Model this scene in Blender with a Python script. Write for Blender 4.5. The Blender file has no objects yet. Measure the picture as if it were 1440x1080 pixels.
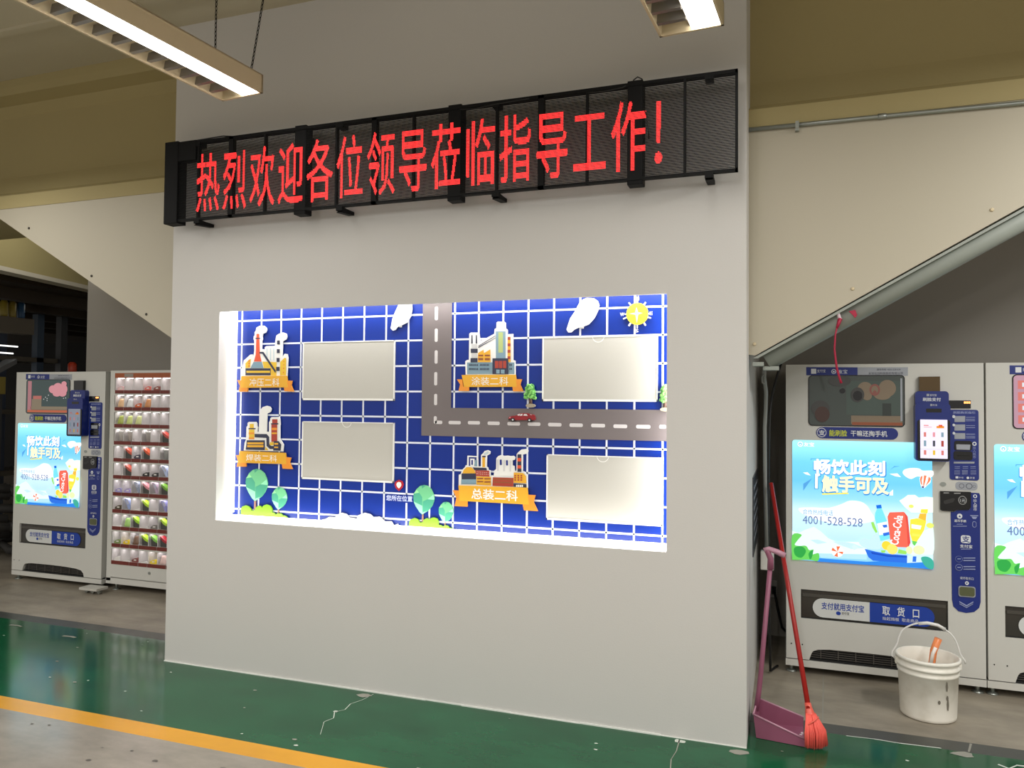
import bpy, bmesh, math, json, random
from mathutils import Vector, Matrix
random.seed(7)
SC = bpy.context.scene
COL = SC.collection
ART = {
 'fac_stamp': [
   ('p', 'cutwhite', [(-3149, 1815), (-3152, 1883), (-3138, 1945), (-3087, 1983), (-3071, 1984), (-3064, 1962), (-3057, 2009), (-3059, 2075), (-3065, 2082), (-3063, 2101), (-3056, 2106), (-3057, 2127), (-3048, 2136), (-3043, 2157), (-3018, 2168), (-2987, 2168), (-2967, 2155), (-2964, 2139), (-2972, 2122), (-2992, 2117), (-2998, 2097), (-2995, 2081), (-3000, 2069), (-3000, 2018), (-2976, 2015), (-2976, 2029), (-2962, 2036), (-2898, 2037), (-2896, 2067), (-2889, 2102), (-2869, 2113), (-2839, 2121), (-2813, 2112), (-2808, 2095), (-2814, 2077), (-2841, 2064), (-2842, 1960), (-2823, 1985), (-2804, 1982), (-2798, 1959), (-2803, 1839)]),
   ('p', 'smoke', [(-3026, 2145), (-2998, 2156), (-2981, 2144), (-2995, 2132), (-3017, 2135)]),
   ('p', 'smoke', [(-2872, 2087), (-2853, 2096), (-2828, 2105), (-2825, 2096), (-2841, 2082), (-2866, 2078)]),
   ('p', 'red', [(-3042, 2117), (-3019, 2116), (-3011, 1981), (-2998, 1936), (-3058, 1937), (-3044, 1981)]),
   ('p', 'navy', [(-3048, 2091), (-3011, 2090), (-3011, 2083), (-3048, 2083)]),
   ('p', 'yel', [(-3124, 1926), (-3095, 1951), (-3081, 1953), (-3086, 1897), (-3122, 1895)]),
   ('p', 'greyblue', [(-3060, 1935), (-2996, 1935), (-2981, 1894), (-3083, 1895)]),
   ('p', 'yel', [(-2991, 1936), (-2882, 1932), (-2881, 1844), (-2925, 1845), (-2926, 1893), (-2979, 1894)]),
   ('p', 'navy', [(-3122, 1894), (-2926, 1892), (-2925, 1847), (-3121, 1848)]),
   ('p', 'yel', [(-3114, 1878), (-2931, 1877), (-2931, 1863), (-3113, 1864)]),
   ('p', 'smoke', [(-2962, 2022), (-2953, 2022), (-2952, 1952), (-2960, 1952)]),
   ('p', 'smoke', [(-2934, 2021), (-2926, 2021), (-2924, 1942), (-2932, 1942)]),
   ('p', 'smoke', [(-2909, 2021), (-2901, 2021), (-2899, 1942), (-2907, 1942)]),
   ('p', 'navy', [(-3014, 1999), (-2984, 1999), (-2972, 1985), (-2886, 1877), (-2889, 1861), (-2926, 1905), (-2992, 1987), (-3014, 1989)]),
   ('p', 'navy', [(-2881, 2070), (-2860, 2070), (-2859, 2044), (-2880, 2045)]),
   ('p', 'navy', [(-2881, 2015), (-2859, 2014), (-2858, 1989), (-2881, 1989)]),
   ('p', 'navy', [(-2882, 1958), (-2859, 1958), (-2858, 1932), (-2881, 1932)]),
   ('p', 'navy', [(-2884, 1901), (-2858, 1901), (-2857, 1875), (-2883, 1875)]),
   ('p', 'yel', [(-2854, 1932), (-2820, 1959), (-2809, 1955), (-2808, 1846), (-2854, 1846)]),
   ('p', 'red', [(-3098, 1946), (-3091, 1946), (-3090, 1937), (-3098, 1937)]),
   ('p', 'red', [(-3098, 1930), (-3090, 1930), (-3090, 1921), (-3097, 1921)]),
   ('p', 'red', [(-3097, 1914), (-3090, 1913), (-3090, 1904), (-3097, 1904)]),
   ('p', 'red', [(-2829, 1939), (-2823, 1939), (-2823, 1932), (-2829, 1932)]),
   ('p', 'red', [(-2828, 1917), (-2823, 1917), (-2823, 1910), (-2828, 1910)]),
   ('p', 'red', [(-2829, 1895), (-2823, 1895), (-2823, 1887), (-2829, 1887)]),
   ('p', 'red', [(-2830, 1869), (-2824, 1869), (-2824, 1860), (-2829, 1860)])],
 'fac_stamp_banner': [
   ('p', 'orange', [(-3181, 1817), (-3149, 1816), (-3145, 1770), (-3097, 1766), (-3099, 1742), (-3169, 1742), (-3160, 1780)]),
   ('p', 'orange', [(-2792, 1814), (-2759, 1812), (-2767, 1786), (-2747, 1743), (-2816, 1745), (-2820, 1768)]),
   ('p', 'gold', [(-3151, 1843), (-2801, 1844), (-2790, 1770), (-3151, 1767)]),
   ('t', 'cutwhite', ['冲压二科', -3084, 1777, -2855, 1828, 0])],
 'fac_paint': [
   ('p', 'cutwhite', [(-1571, 1844), (-1575, 1922), (-1563, 1930), (-1552, 1930), (-1551, 2082), (-1542, 2089), (-1490, 2088), (-1483, 2042), (-1467, 2044), (-1396, 2078), (-1394, 2105), (-1383, 2111), (-1382, 2142), (-1374, 2148), (-1334, 2146), (-1327, 2139), (-1326, 2108), (-1315, 2099), (-1315, 2074), (-1281, 2075), (-1280, 1927), (-1266, 1922), (-1265, 1842)]),
   ('p', 'greyblue', [(-1563, 1915), (-1271, 1912), (-1270, 1845), (-1562, 1846)]),
   ('p', 'greyblue', [(-1386, 2092), (-1326, 2091), (-1324, 1931), (-1384, 1932)]),
   ('p', 'palegreen', [(-1370, 2086), (-1342, 2085), (-1341, 1969), (-1369, 1969)]),
   ('p', 'cutgrey', [(-1376, 2132), (-1341, 2131), (-1340, 2108), (-1376, 2109)]),
   ('p', 'navy', [(-1537, 2074), (-1530, 2074), (-1528, 2024), (-1538, 2024)]),
   ('p', 'navy', [(-1509, 2073), (-1502, 2073), (-1500, 2024), (-1510, 2024)]),
   ('p', 'navy', [(-1541, 1995), (-1497, 1994), (-1497, 1969), (-1540, 1970)]),
   ('p', 'navy', [(-1541, 1940), (-1497, 1940), (-1497, 1915), (-1541, 1915)]),
   ('p', 'cutgrey', [(-1536, 2021), (-1500, 2021), (-1500, 1996), (-1536, 1997)]),
   ('p', 'cutgrey', [(-1536, 1967), (-1500, 1966), (-1499, 1942), (-1536, 1942)]),
   ('p', 'navy', [(-1494, 2011), (-1489, 2013), (-1387, 2069), (-1387, 2065), (-1489, 2008)]),
   ('p', 'navy', [(-1494, 2003), (-1386, 2056), (-1386, 2053), (-1491, 1998)]),
   ('p', 'gold', [(-1494, 1969), (-1460, 1988), (-1457, 1968), (-1418, 1989), (-1415, 1915), (-1495, 1916)]),
   ('p', 'brown', [(-1491, 1959), (-1461, 1959), (-1461, 1949), (-1491, 1949)]),
   ('p', 'brown', [(-1452, 1959), (-1420, 1958), (-1420, 1948), (-1452, 1949)]),
   ('p', 'brown', [(-1492, 1940), (-1461, 1939), (-1461, 1927), (-1492, 1927)]),
   ('p', 'brown', [(-1452, 1939), (-1420, 1939), (-1420, 1926), (-1451, 1926)]),
   ('p', 'gold', [(-1312, 2059), (-1295, 2059), (-1293, 1914), (-1311, 1914)]),
   ('p', 'brick', [(-1312, 2057), (-1296, 2057), (-1295, 2040), (-1312, 2041)]),
   ('p', 'brick', [(-1312, 2021), (-1294, 2021), (-1294, 2004), (-1312, 2005)]),
   ('p', 'brick', [(-1312, 1984), (-1294, 1984), (-1294, 1967), (-1312, 1967)]),
   ('p', 'brick', [(-1312, 1947), (-1294, 1947), (-1294, 1931), (-1312, 1931)]),
   ('p', 'navy', [(-1404, 1937), (-1307, 1936), (-1306, 1845), (-1403, 1846)]),
   ('p', 'brick', [(-1389, 1922), (-1367, 1921), (-1367, 1880), (-1388, 1880)]),
   ('p', 'brick', [(-1364, 1921), (-1343, 1921), (-1343, 1880), (-1364, 1880)]),
   ('p', 'brick', [(-1339, 1921), (-1319, 1921), (-1319, 1879), (-1338, 1880)]),
   ('p', 'greyblue', [(-1380, 1872), (-1359, 1871), (-1359, 1849), (-1380, 1849)]),
   ('p', 'greyblue', [(-1352, 1871), (-1329, 1871), (-1329, 1848), (-1351, 1849)]),
   ('p', 'navy', [(-1549, 1906), (-1544, 1906), (-1544, 1894), (-1549, 1894)]),
   ('p', 'navy', [(-1549, 1883), (-1544, 1883), (-1543, 1871), (-1549, 1871)]),
   ('p', 'navy', [(-1540, 1906), (-1535, 1906), (-1535, 1894), (-1540, 1894)]),
   ('p', 'navy', [(-1540, 1883), (-1535, 1882), (-1535, 1871), (-1540, 1871)]),
   ('p', 'navy', [(-1532, 1906), (-1527, 1906), (-1526, 1894), (-1531, 1894)]),
   ('p', 'navy', [(-1531, 1882), (-1526, 1882), (-1526, 1871), (-1531, 1871)]),
   ('p', 'navy', [(-1523, 1905), (-1518, 1905), (-1518, 1894), (-1523, 1894)]),
   ('p', 'navy', [(-1523, 1882), (-1518, 1882), (-1518, 1871), (-1523, 1871)]),
   ('p', 'navy', [(-1514, 1905), (-1509, 1905), (-1509, 1894), (-1514, 1894)]),
   ('p', 'navy', [(-1514, 1882), (-1509, 1882), (-1509, 1870), (-1514, 1871)]),
   ('p', 'navy', [(-1506, 1905), (-1501, 1905), (-1501, 1894), (-1506, 1894)]),
   ('p', 'navy', [(-1505, 1882), (-1501, 1882), (-1500, 1870), (-1505, 1870)]),
   ('p', 'navy', [(-1497, 1905), (-1492, 1905), (-1492, 1893), (-1497, 1893)]),
   ('p', 'navy', [(-1497, 1882), (-1492, 1882), (-1492, 1870), (-1497, 1870)]),
   ('p', 'navy', [(-1479, 1905), (-1474, 1905), (-1474, 1893), (-1479, 1893)]),
   ('p', 'navy', [(-1479, 1882), (-1474, 1882), (-1474, 1870), (-1479, 1870)]),
   ('p', 'navy', [(-1471, 1905), (-1466, 1905), (-1465, 1893), (-1470, 1893)]),
   ('p', 'navy', [(-1470, 1882), (-1465, 1882), (-1465, 1870), (-1470, 1870)]),
   ('p', 'navy', [(-1462, 1905), (-1457, 1905), (-1457, 1893), (-1462, 1893)]),
   ('p', 'navy', [(-1462, 1882), (-1457, 1882), (-1457, 1870), (-1462, 1870)]),
   ('p', 'navy', [(-1453, 1905), (-1448, 1905), (-1448, 1893), (-1453, 1893)]),
   ('p', 'navy', [(-1453, 1882), (-1448, 1882), (-1448, 1870), (-1453, 1870)]),
   ('p', 'navy', [(-1445, 1905), (-1440, 1905), (-1440, 1893), (-1445, 1893)]),
   ('p', 'navy', [(-1445, 1882), (-1440, 1882), (-1440, 1870), (-1445, 1870)]),
   ('p', 'navy', [(-1436, 1905), (-1431, 1905), (-1431, 1893), (-1436, 1893)]),
   ('p', 'navy', [(-1436, 1882), (-1431, 1882), (-1431, 1870), (-1436, 1870)]),
   ('p', 'navy', [(-1428, 1905), (-1423, 1904), (-1423, 1893), (-1428, 1893)]),
   ('p', 'navy', [(-1428, 1882), (-1423, 1882), (-1423, 1870), (-1428, 1870)]),
   ('p', 'navy', [(-1299, 1903), (-1292, 1903), (-1292, 1892), (-1298, 1892)]),
   ('p', 'navy', [(-1298, 1880), (-1292, 1880), (-1292, 1870), (-1298, 1870)]),
   ('p', 'navy', [(-1289, 1903), (-1283, 1903), (-1283, 1892), (-1289, 1892)]),
   ('p', 'navy', [(-1289, 1880), (-1283, 1880), (-1282, 1870), (-1289, 1870)])],
 'fac_paint_banner': [
   ('p', 'orange', [(-1624, 1817), (-1592, 1817), (-1584, 1774), (-1548, 1772), (-1548, 1749), (-1613, 1749), (-1603, 1787)]),
   ('p', 'orange', [(-1261, 1817), (-1224, 1816), (-1233, 1786), (-1215, 1747), (-1276, 1747), (-1280, 1774)]),
   ('p', 'gold', [(-1594, 1842), (-1261, 1842), (-1254, 1773), (-1578, 1772)]),
   ('t', 'cutwhite', ['涂装二科', -1532, 1782, -1305, 1830, 0])],
 'fac_weld': [
   ('p', 'cutwhite', [(-3126, 1361), (-3119, 1412), (-3109, 1434), (-3107, 1515), (-3099, 1521), (-3099, 1540), (-3089, 1547), (-3035, 1548), (-3027, 1539), (-3026, 1520), (-3020, 1514), (-3021, 1493), (-3023, 1483), (-3011, 1485), (-3007, 1601), (-3001, 1627), (-2983, 1644), (-2953, 1652), (-2928, 1646), (-2918, 1632), (-2925, 1613), (-2950, 1603), (-2950, 1486), (-2932, 1486), (-2933, 1547), (-2926, 1556), (-2924, 1573), (-2914, 1580), (-2861, 1582), (-2852, 1571), (-2848, 1534), (-2851, 1528), (-2849, 1440), (-2836, 1427), (-2821, 1407), (-2825, 1363)]),
   ('p', 'yel', [(-3082, 1534), (-3050, 1535), (-3049, 1507), (-3082, 1507)]),
   ('p', 'navy', [(-3090, 1507), (-3035, 1508), (-3035, 1500), (-3090, 1499)]),
   ('p', 'yel', [(-3087, 1498), (-3044, 1499), (-3043, 1435), (-3085, 1434)]),
   ('p', 'orange', [(-3088, 1479), (-3044, 1480), (-3043, 1468), (-3088, 1467)]),
   ('p', 'orange', [(-3087, 1447), (-3043, 1448), (-3043, 1436), (-3087, 1435)]),
   ('p', 'navy', [(-3042, 1470), (-2949, 1471), (-2929, 1453), (-2927, 1409), (-2913, 1396), (-2890, 1396), (-2891, 1377), (-2922, 1376), (-2948, 1395), (-2951, 1446), (-3041, 1448)]),
   ('p', 'brick', [(-2909, 1566), (-2868, 1567), (-2868, 1542), (-2908, 1541)]),
   ('p', 'navy', [(-2917, 1541), (-2861, 1542), (-2861, 1534), (-2916, 1533)]),
   ('p', 'brick', [(-2914, 1533), (-2869, 1534), (-2867, 1423), (-2912, 1422)]),
   ('p', 'orange', [(-2911, 1512), (-2870, 1513), (-2870, 1498), (-2911, 1497)]),
   ('p', 'gold', [(-2910, 1482), (-2870, 1483), (-2870, 1473), (-2910, 1472)]),
   ('p', 'yel', [(-2923, 1420), (-2894, 1421), (-2894, 1401), (-2923, 1400)]),
   ('p', 'yel', [(-2955, 1391), (-2932, 1368), (-2957, 1368)]),
   ('p', 'navy', [(-3101, 1428), (-2961, 1431), (-2960, 1368), (-3108, 1367)]),
   ('p', 'gold', [(-3096, 1415), (-2971, 1418), (-2971, 1405), (-3096, 1402)]),
   ('p', 'gold', [(-3097, 1397), (-2971, 1400), (-2970, 1386), (-3096, 1383)]),
   ('p', 'navy', [(-2891, 1428), (-2856, 1428), (-2835, 1407), (-2840, 1368), (-2896, 1367)]),
   ('p', 'gold', [(-2888, 1416), (-2859, 1416), (-2859, 1406), (-2888, 1405)]),
   ('p', 'gold', [(-2888, 1393), (-2859, 1393), (-2858, 1384), (-2888, 1384)])],
 'fac_weld_banner': [
   ('p', 'orange', [(-3181, 1330), (-3151, 1330), (-3150, 1284), (-3101, 1280), (-3100, 1258), (-3174, 1255), (-3165, 1292)]),
   ('p', 'orange', [(-2797, 1328), (-2758, 1326), (-2769, 1296), (-2747, 1255), (-2820, 1255), (-2827, 1284)]),
   ('p', 'gold', [(-3152, 1358), (-2800, 1355), (-2792, 1285), (-3164, 1281)]),
   ('t', 'cutwhite', ['焊装二科', -3100, 1296, -2863, 1340, 0])],
 'fac_asm': [
   ('p', 'cutwhite', [(-1609, 1193), (-1608, 1262), (-1596, 1266), (-1588, 1291), (-1569, 1309), (-1566, 1318), (-1557, 1319), (-1555, 1374), (-1490, 1373), (-1487, 1314), (-1471, 1315), (-1470, 1381), (-1457, 1392), (-1449, 1404), (-1431, 1410), (-1413, 1403), (-1416, 1388), (-1435, 1378), (-1435, 1314), (-1426, 1310), (-1424, 1297), (-1411, 1294), (-1411, 1266), (-1391, 1265), (-1387, 1295), (-1377, 1303), (-1376, 1365), (-1364, 1378), (-1348, 1384), (-1328, 1380), (-1308, 1382), (-1292, 1380), (-1272, 1382), (-1261, 1374), (-1264, 1361), (-1278, 1355), (-1278, 1327), (-1266, 1325), (-1264, 1297), (-1254, 1298), (-1253, 1391), (-1245, 1402), (-1225, 1419), (-1190, 1424), (-1184, 1411), (-1194, 1396), (-1217, 1390), (-1217, 1297), (-1205, 1294), (-1189, 1274), (-1186, 1204), (-1407, 1200)]),
   ('p', 'panelblue', [(-1546, 1367), (-1498, 1367), (-1497, 1316), (-1546, 1316)]),
   ('p', 'cutwhite', [(-1537, 1358), (-1510, 1358), (-1509, 1315), (-1536, 1316)]),
   ('p', 'panelblue', [(-1530, 1350), (-1520, 1351), (-1520, 1322), (-1530, 1322)]),
   ('p', 'greyblue', [(-1507, 1351), (-1494, 1350), (-1493, 1314), (-1512, 1315)]),
   ('p', 'gold', [(-1462, 1368), (-1445, 1368), (-1444, 1312), (-1461, 1311)]),
   ('p', 'navy', [(-1463, 1376), (-1441, 1377), (-1441, 1368), (-1463, 1368)]),
   ('p', 'smoke', [(-1455, 1389), (-1429, 1403), (-1421, 1397), (-1429, 1386), (-1449, 1381)]),
   ('p', 'gold', [(-1585, 1271), (-1577, 1292), (-1559, 1308), (-1530, 1309), (-1511, 1294), (-1501, 1274)]),
   ('p', 'navy', [(-1591, 1270), (-1499, 1274), (-1498, 1238), (-1590, 1234)]),
   ('p', 'greyblue', [(-1592, 1236), (-1498, 1240), (-1498, 1211), (-1592, 1207)]),
   ('p', 'navy', [(-1522, 1308), (-1436, 1308), (-1432, 1294), (-1509, 1292)]),
   ('p', 'brick', [(-1505, 1292), (-1418, 1293), (-1416, 1259), (-1499, 1259)]),
   ('p', 'gold', [(-1497, 1257), (-1407, 1258), (-1406, 1208), (-1496, 1209)]),
   ('p', 'brown', [(-1492, 1248), (-1454, 1250), (-1454, 1242), (-1491, 1240)]),
   ('p', 'brown', [(-1448, 1249), (-1409, 1250), (-1409, 1243), (-1447, 1241)]),
   ('p', 'brown', [(-1491, 1231), (-1453, 1232), (-1453, 1225), (-1491, 1223)]),
   ('p', 'brown', [(-1447, 1231), (-1409, 1233), (-1409, 1225), (-1447, 1223)]),
   ('p', 'panelblue', [(-1354, 1358), (-1342, 1358), (-1341, 1328), (-1353, 1327)]),
   ('p', 'panelblue', [(-1316, 1356), (-1305, 1356), (-1304, 1327), (-1315, 1326)]),
   ('p', 'cutgrey', [(-1370, 1359), (-1361, 1360), (-1360, 1294), (-1369, 1294)]),
   ('p', 'cutgrey', [(-1332, 1357), (-1323, 1357), (-1322, 1293), (-1332, 1293)]),
   ('p', 'cutgrey', [(-1295, 1356), (-1286, 1356), (-1285, 1293), (-1294, 1293)]),
   ('p', 'brick', [(-1395, 1256), (-1269, 1257), (-1271, 1208), (-1397, 1207)]),
   ('p', 'brown', [(-1391, 1250), (-1279, 1252), (-1279, 1243), (-1391, 1242)]),
   ('p', 'brown', [(-1391, 1233), (-1279, 1234), (-1279, 1226), (-1391, 1225)]),
   ('p', 'gold', [(-1268, 1288), (-1212, 1287), (-1195, 1270), (-1192, 1230), (-1269, 1230)]),
   ('p', 'navy', [(-1269, 1227), (-1192, 1226), (-1192, 1206), (-1269, 1208)]),
   ('p', 'navy', [(-1247, 1391), (-1224, 1392), (-1223, 1293), (-1246, 1293)]),
   ('p', 'red', [(-1247, 1371), (-1224, 1371), (-1224, 1352), (-1247, 1351)]),
   ('p', 'red', [(-1247, 1330), (-1224, 1330), (-1224, 1312), (-1247, 1311)]),
   ('p', 'brick', [(-1264, 1274), (-1254, 1275), (-1254, 1267), (-1264, 1266)]),
   ('p', 'brick', [(-1264, 1262), (-1254, 1263), (-1254, 1254), (-1264, 1254)]),
   ('p', 'brick', [(-1264, 1250), (-1254, 1250), (-1254, 1242), (-1264, 1242)]),
   ('p', 'brick', [(-1246, 1275), (-1235, 1275), (-1235, 1267), (-1246, 1267)]),
   ('p', 'brick', [(-1246, 1263), (-1235, 1263), (-1235, 1255), (-1245, 1255)]),
   ('p', 'brick', [(-1245, 1251), (-1235, 1251), (-1235, 1243), (-1245, 1242)]),
   ('p', 'brick', [(-1227, 1276), (-1217, 1276), (-1217, 1268), (-1227, 1268)]),
   ('p', 'brick', [(-1227, 1264), (-1217, 1264), (-1217, 1256), (-1227, 1255)]),
   ('p', 'brick', [(-1227, 1251), (-1217, 1252), (-1217, 1244), (-1227, 1243)]),
   ('p', 'cutwhite', [(-1253, 1219), (-1245, 1219), (-1245, 1207), (-1253, 1207)]),
   ('p', 'cutwhite', [(-1242, 1220), (-1234, 1220), (-1234, 1208), (-1242, 1207)]),
   ('p', 'cutwhite', [(-1231, 1220), (-1223, 1220), (-1223, 1208), (-1231, 1208)]),
   ('p', 'cutwhite', [(-1220, 1221), (-1212, 1221), (-1212, 1209), (-1220, 1208)]),
   ('p', 'cutwhite', [(-1493, 1285), (-1489, 1286), (-1489, 1282), (-1493, 1282)]),
   ('p', 'cutwhite', [(-1493, 1275), (-1489, 1275), (-1489, 1271), (-1493, 1271)]),
   ('p', 'cutwhite', [(-1481, 1285), (-1478, 1285), (-1478, 1281), (-1481, 1281)]),
   ('p', 'cutwhite', [(-1481, 1274), (-1478, 1275), (-1478, 1271), (-1481, 1271)]),
   ('p', 'cutwhite', [(-1470, 1285), (-1467, 1285), (-1467, 1281), (-1470, 1281)]),
   ('p', 'cutwhite', [(-1470, 1274), (-1467, 1274), (-1466, 1270), (-1470, 1270)]),
   ('p', 'cutwhite', [(-1458, 1284), (-1455, 1285), (-1455, 1281), (-1458, 1281)]),
   ('p', 'cutwhite', [(-1458, 1274), (-1455, 1274), (-1455, 1270), (-1458, 1270)]),
   ('p', 'cutwhite', [(-1447, 1284), (-1444, 1284), (-1444, 1280), (-1447, 1280)]),
   ('p', 'cutwhite', [(-1447, 1273), (-1444, 1274), (-1444, 1270), (-1447, 1270)]),
   ('p', 'cutwhite', [(-1436, 1284), (-1432, 1284), (-1432, 1280), (-1436, 1280)]),
   ('p', 'cutwhite', [(-1436, 1273), (-1432, 1273), (-1432, 1270), (-1436, 1269)]),
   ('p', 'cutwhite', [(-1424, 1283), (-1421, 1283), (-1421, 1280), (-1424, 1280)]),
   ('p', 'cutwhite', [(-1424, 1273), (-1421, 1273), (-1421, 1269), (-1424, 1269)])],
 'fac_asm_banner': [
   ('p', 'orange', [(-1643, 1171), (-1606, 1171), (-1598, 1114), (-1551, 1112), (-1550, 1081), (-1631, 1080), (-1619, 1128)]),
   ('p', 'orange', [(-1182, 1166), (-1138, 1166), (-1149, 1127), (-1123, 1078), (-1205, 1078), (-1213, 1111)]),
   ('p', 'gold', [(-1607, 1201), (-1186, 1206), (-1176, 1112), (-1600, 1112)]),
   ('t', 'cutwhite', ['总装二科', -1525, 1126, -1242, 1188, 1])],
 'compass': [
   ('p', 'cutwhite', [(-575, 2246), (-568, 2246), (-567, 2222), (-576, 2223)]),
   ('p', 'cutwhite', [(-620, 2228), (-615, 2232), (-602, 2217), (-609, 2213)]),
   ('p', 'cutwhite', [(-529, 2231), (-523, 2227), (-533, 2211), (-539, 2216)]),
   ('p', 'cutwhite', [(-649, 2145), (-647, 2139), (-629, 2146), (-631, 2152)]),
   ('p', 'cutwhite', [(-621, 2105), (-615, 2101), (-603, 2116), (-610, 2121)]),
   ('p', 'cutwhite', [(-575, 2113), (-568, 2113), (-569, 2089), (-574, 2089)]),
   ('p', 'cutwhite', [(-538, 2114), (-531, 2119), (-524, 2105), (-529, 2101)]),
   ('p', 'cutwhite', [(-514, 2151), (-497, 2145), (-499, 2139), (-516, 2145)]),
   ('p', 'cutwhite', [(-640, 2170), (-629, 2170), (-629, 2164), (-640, 2165)]),
   ('p', 'cutwhite', [(-518, 2170), (-506, 2169), (-506, 2163), (-518, 2163)]),
   ('e', 'lemon', [-571, 2167, 59, 59]),
   ('p', 'paleblue', [(-575, 2203), (-566, 2174), (-541, 2170), (-566, 2162), (-573, 2115), (-581, 2163), (-614, 2168), (-583, 2174)]),
   ('p', 'greyblue', [(-575, 2203), (-575, 2168), (-583, 2174)]),
   ('p', 'greyblue', [(-541, 2170), (-575, 2168), (-566, 2162)]),
   ('p', 'greyblue', [(-573, 2115), (-575, 2168), (-581, 2163)]),
   ('p', 'greyblue', [(-614, 2168), (-575, 2168), (-583, 2174)]),
   ('p', 'orange', [(-601, 2195), (-587, 2184), (-591, 2180)]),
   ('p', 'orange', [(-544, 2194), (-554, 2180), (-559, 2186)]),
   ('p', 'orange', [(-601, 2139), (-593, 2153), (-587, 2148)]),
   ('p', 'orange', [(-542, 2137), (-559, 2147), (-554, 2153)]),
   ('t', 'cutwhite', ['W', -664, 2157, -641, 2176, 1]),
   ('t', 'cutwhite', ['E', -504, 2158, -488, 2176, 1]),
   ('t', 'cutwhite', ['S', -581, 2066, -563, 2084, 1]),
   ('t', 'cutwhite', ['N', -581, 2248, -563, 2264, 1])],
 'bush_left': [
   ('p', 'lime', [(-3166, 928), (-3159, 938), (-3140, 939), (-3139, 983), (-3130, 999), (-3105, 1008), (-3077, 1003), (-3060, 987), (-3058, 976), (-3040, 979), (-3028, 983), (-3022, 1000), (-3004, 1011), (-2985, 1010), (-2975, 999), (-2967, 1013), (-2940, 1023), (-2913, 1015), (-2900, 999), (-2898, 973), (-2885, 974), (-2871, 961), (-2858, 971), (-2831, 971), (-2817, 959), (-2795, 958), (-2780, 946), (-2777, 937), (-2737, 935), (-2740, 929)])],
 'tree_left_big': [
   ('p', 'leafm', [(-3030, 1245), (-2999, 1240), (-2970, 1220), (-2950, 1186), (-2943, 1155), (-2947, 1130), (-2962, 1099), (-2988, 1069), (-3039, 1037), (-3060, 1053), (-3091, 1093), (-3109, 1127), (-3114, 1158), (-3107, 1184), (-3089, 1214), (-3060, 1237)]),
   ('p', 'leafl', [(-3111, 1182), (-3087, 1212), (-3066, 1189)]),
   ('p', 'leafd', [(-3111, 1182), (-3066, 1189), (-3041, 1159), (-3038, 1099), (-3109, 1125), (-3113, 1154)]),
   ('p', 'leafp', [(-3109, 1125), (-3038, 1099), (-3037, 1040), (-3060, 1053), (-3091, 1093)]),
   ('p', 'leafd', [(-3036, 1129), (-2997, 1147), (-2944, 1145), (-2952, 1118), (-2965, 1092), (-2995, 1066), (-3034, 1054)]),
   ('p', 'leafp', [(-2997, 1147), (-2950, 1182), (-2943, 1155), (-2944, 1145)]),
   ('p', 'leafd', [(-3047, 1242), (-3013, 1243), (-3043, 1219)]),
   ('p', 'leafp', [(-3034, 1054), (-2999, 1066), (-3039, 1037)])],
 'tree_left_big_stem': [
   ('p', 'bark', [(-3045, 1041), (-3032, 1042), (-3029, 981), (-3045, 982)])],
 'tree_left_small': [
   ('p', 'leafm', [(-2853, 1135), (-2832, 1131), (-2812, 1118), (-2799, 1094), (-2794, 1073), (-2797, 1056), (-2807, 1034), (-2825, 1014), (-2859, 992), (-2873, 1003), (-2895, 1030), (-2907, 1054), (-2910, 1075), (-2905, 1092), (-2893, 1113), (-2874, 1130)]),
   ('p', 'leafl', [(-2908, 1091), (-2892, 1112), (-2877, 1097)]),
   ('p', 'leafd', [(-2908, 1091), (-2877, 1097), (-2861, 1076), (-2859, 1035), (-2907, 1052), (-2910, 1072)]),
   ('p', 'leafp', [(-2907, 1052), (-2859, 1035), (-2858, 993), (-2873, 1003), (-2895, 1030)]),
   ('p', 'leafd', [(-2857, 1055), (-2831, 1067), (-2795, 1066), (-2800, 1048), (-2809, 1030), (-2830, 1012), (-2856, 1003)]),
   ('p', 'leafp', [(-2831, 1067), (-2799, 1092), (-2794, 1073), (-2795, 1066)]),
   ('p', 'leafd', [(-2864, 1133), (-2841, 1134), (-2862, 1117)]),
   ('p', 'leafp', [(-2856, 1003), (-2832, 1012), (-2859, 992)])],
 'tree_left_small_stem': [
   ('p', 'bark', [(-2865, 995), (-2854, 996), (-2854, 969), (-2864, 968)])],
 'bush_mid': [
   ('p', 'lime', [(-1956, 929), (-1951, 937), (-1929, 934), (-1926, 970), (-1916, 986), (-1891, 996), (-1869, 990), (-1861, 977), (-1857, 971), (-1838, 973), (-1830, 989), (-1811, 999), (-1794, 993), (-1780, 1003), (-1761, 1006), (-1742, 999), (-1734, 984), (-1733, 964), (-1719, 964), (-1707, 957), (-1692, 965), (-1673, 962), (-1664, 952), (-1647, 950), (-1635, 937), (-1602, 936), (-1601, 928)])],
 'tree_mid_big': [
   ('p', 'leafm', [(-1837, 1192), (-1812, 1188), (-1788, 1171), (-1773, 1142), (-1767, 1117), (-1771, 1096), (-1783, 1069), (-1805, 1043), (-1846, 1017), (-1862, 1030), (-1888, 1063), (-1902, 1093), (-1905, 1119), (-1900, 1140), (-1885, 1165), (-1862, 1185)]),
   ('p', 'leafl', [(-1903, 1138), (-1884, 1163), (-1867, 1145)]),
   ('p', 'leafd', [(-1903, 1138), (-1867, 1145), (-1847, 1120), (-1845, 1069), (-1902, 1091), (-1905, 1115)]),
   ('p', 'leafp', [(-1902, 1091), (-1845, 1069), (-1844, 1019), (-1862, 1030), (-1888, 1063)]),
   ('p', 'leafd', [(-1842, 1094), (-1811, 1109), (-1769, 1108), (-1775, 1085), (-1786, 1064), (-1810, 1041), (-1842, 1031)]),
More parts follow.
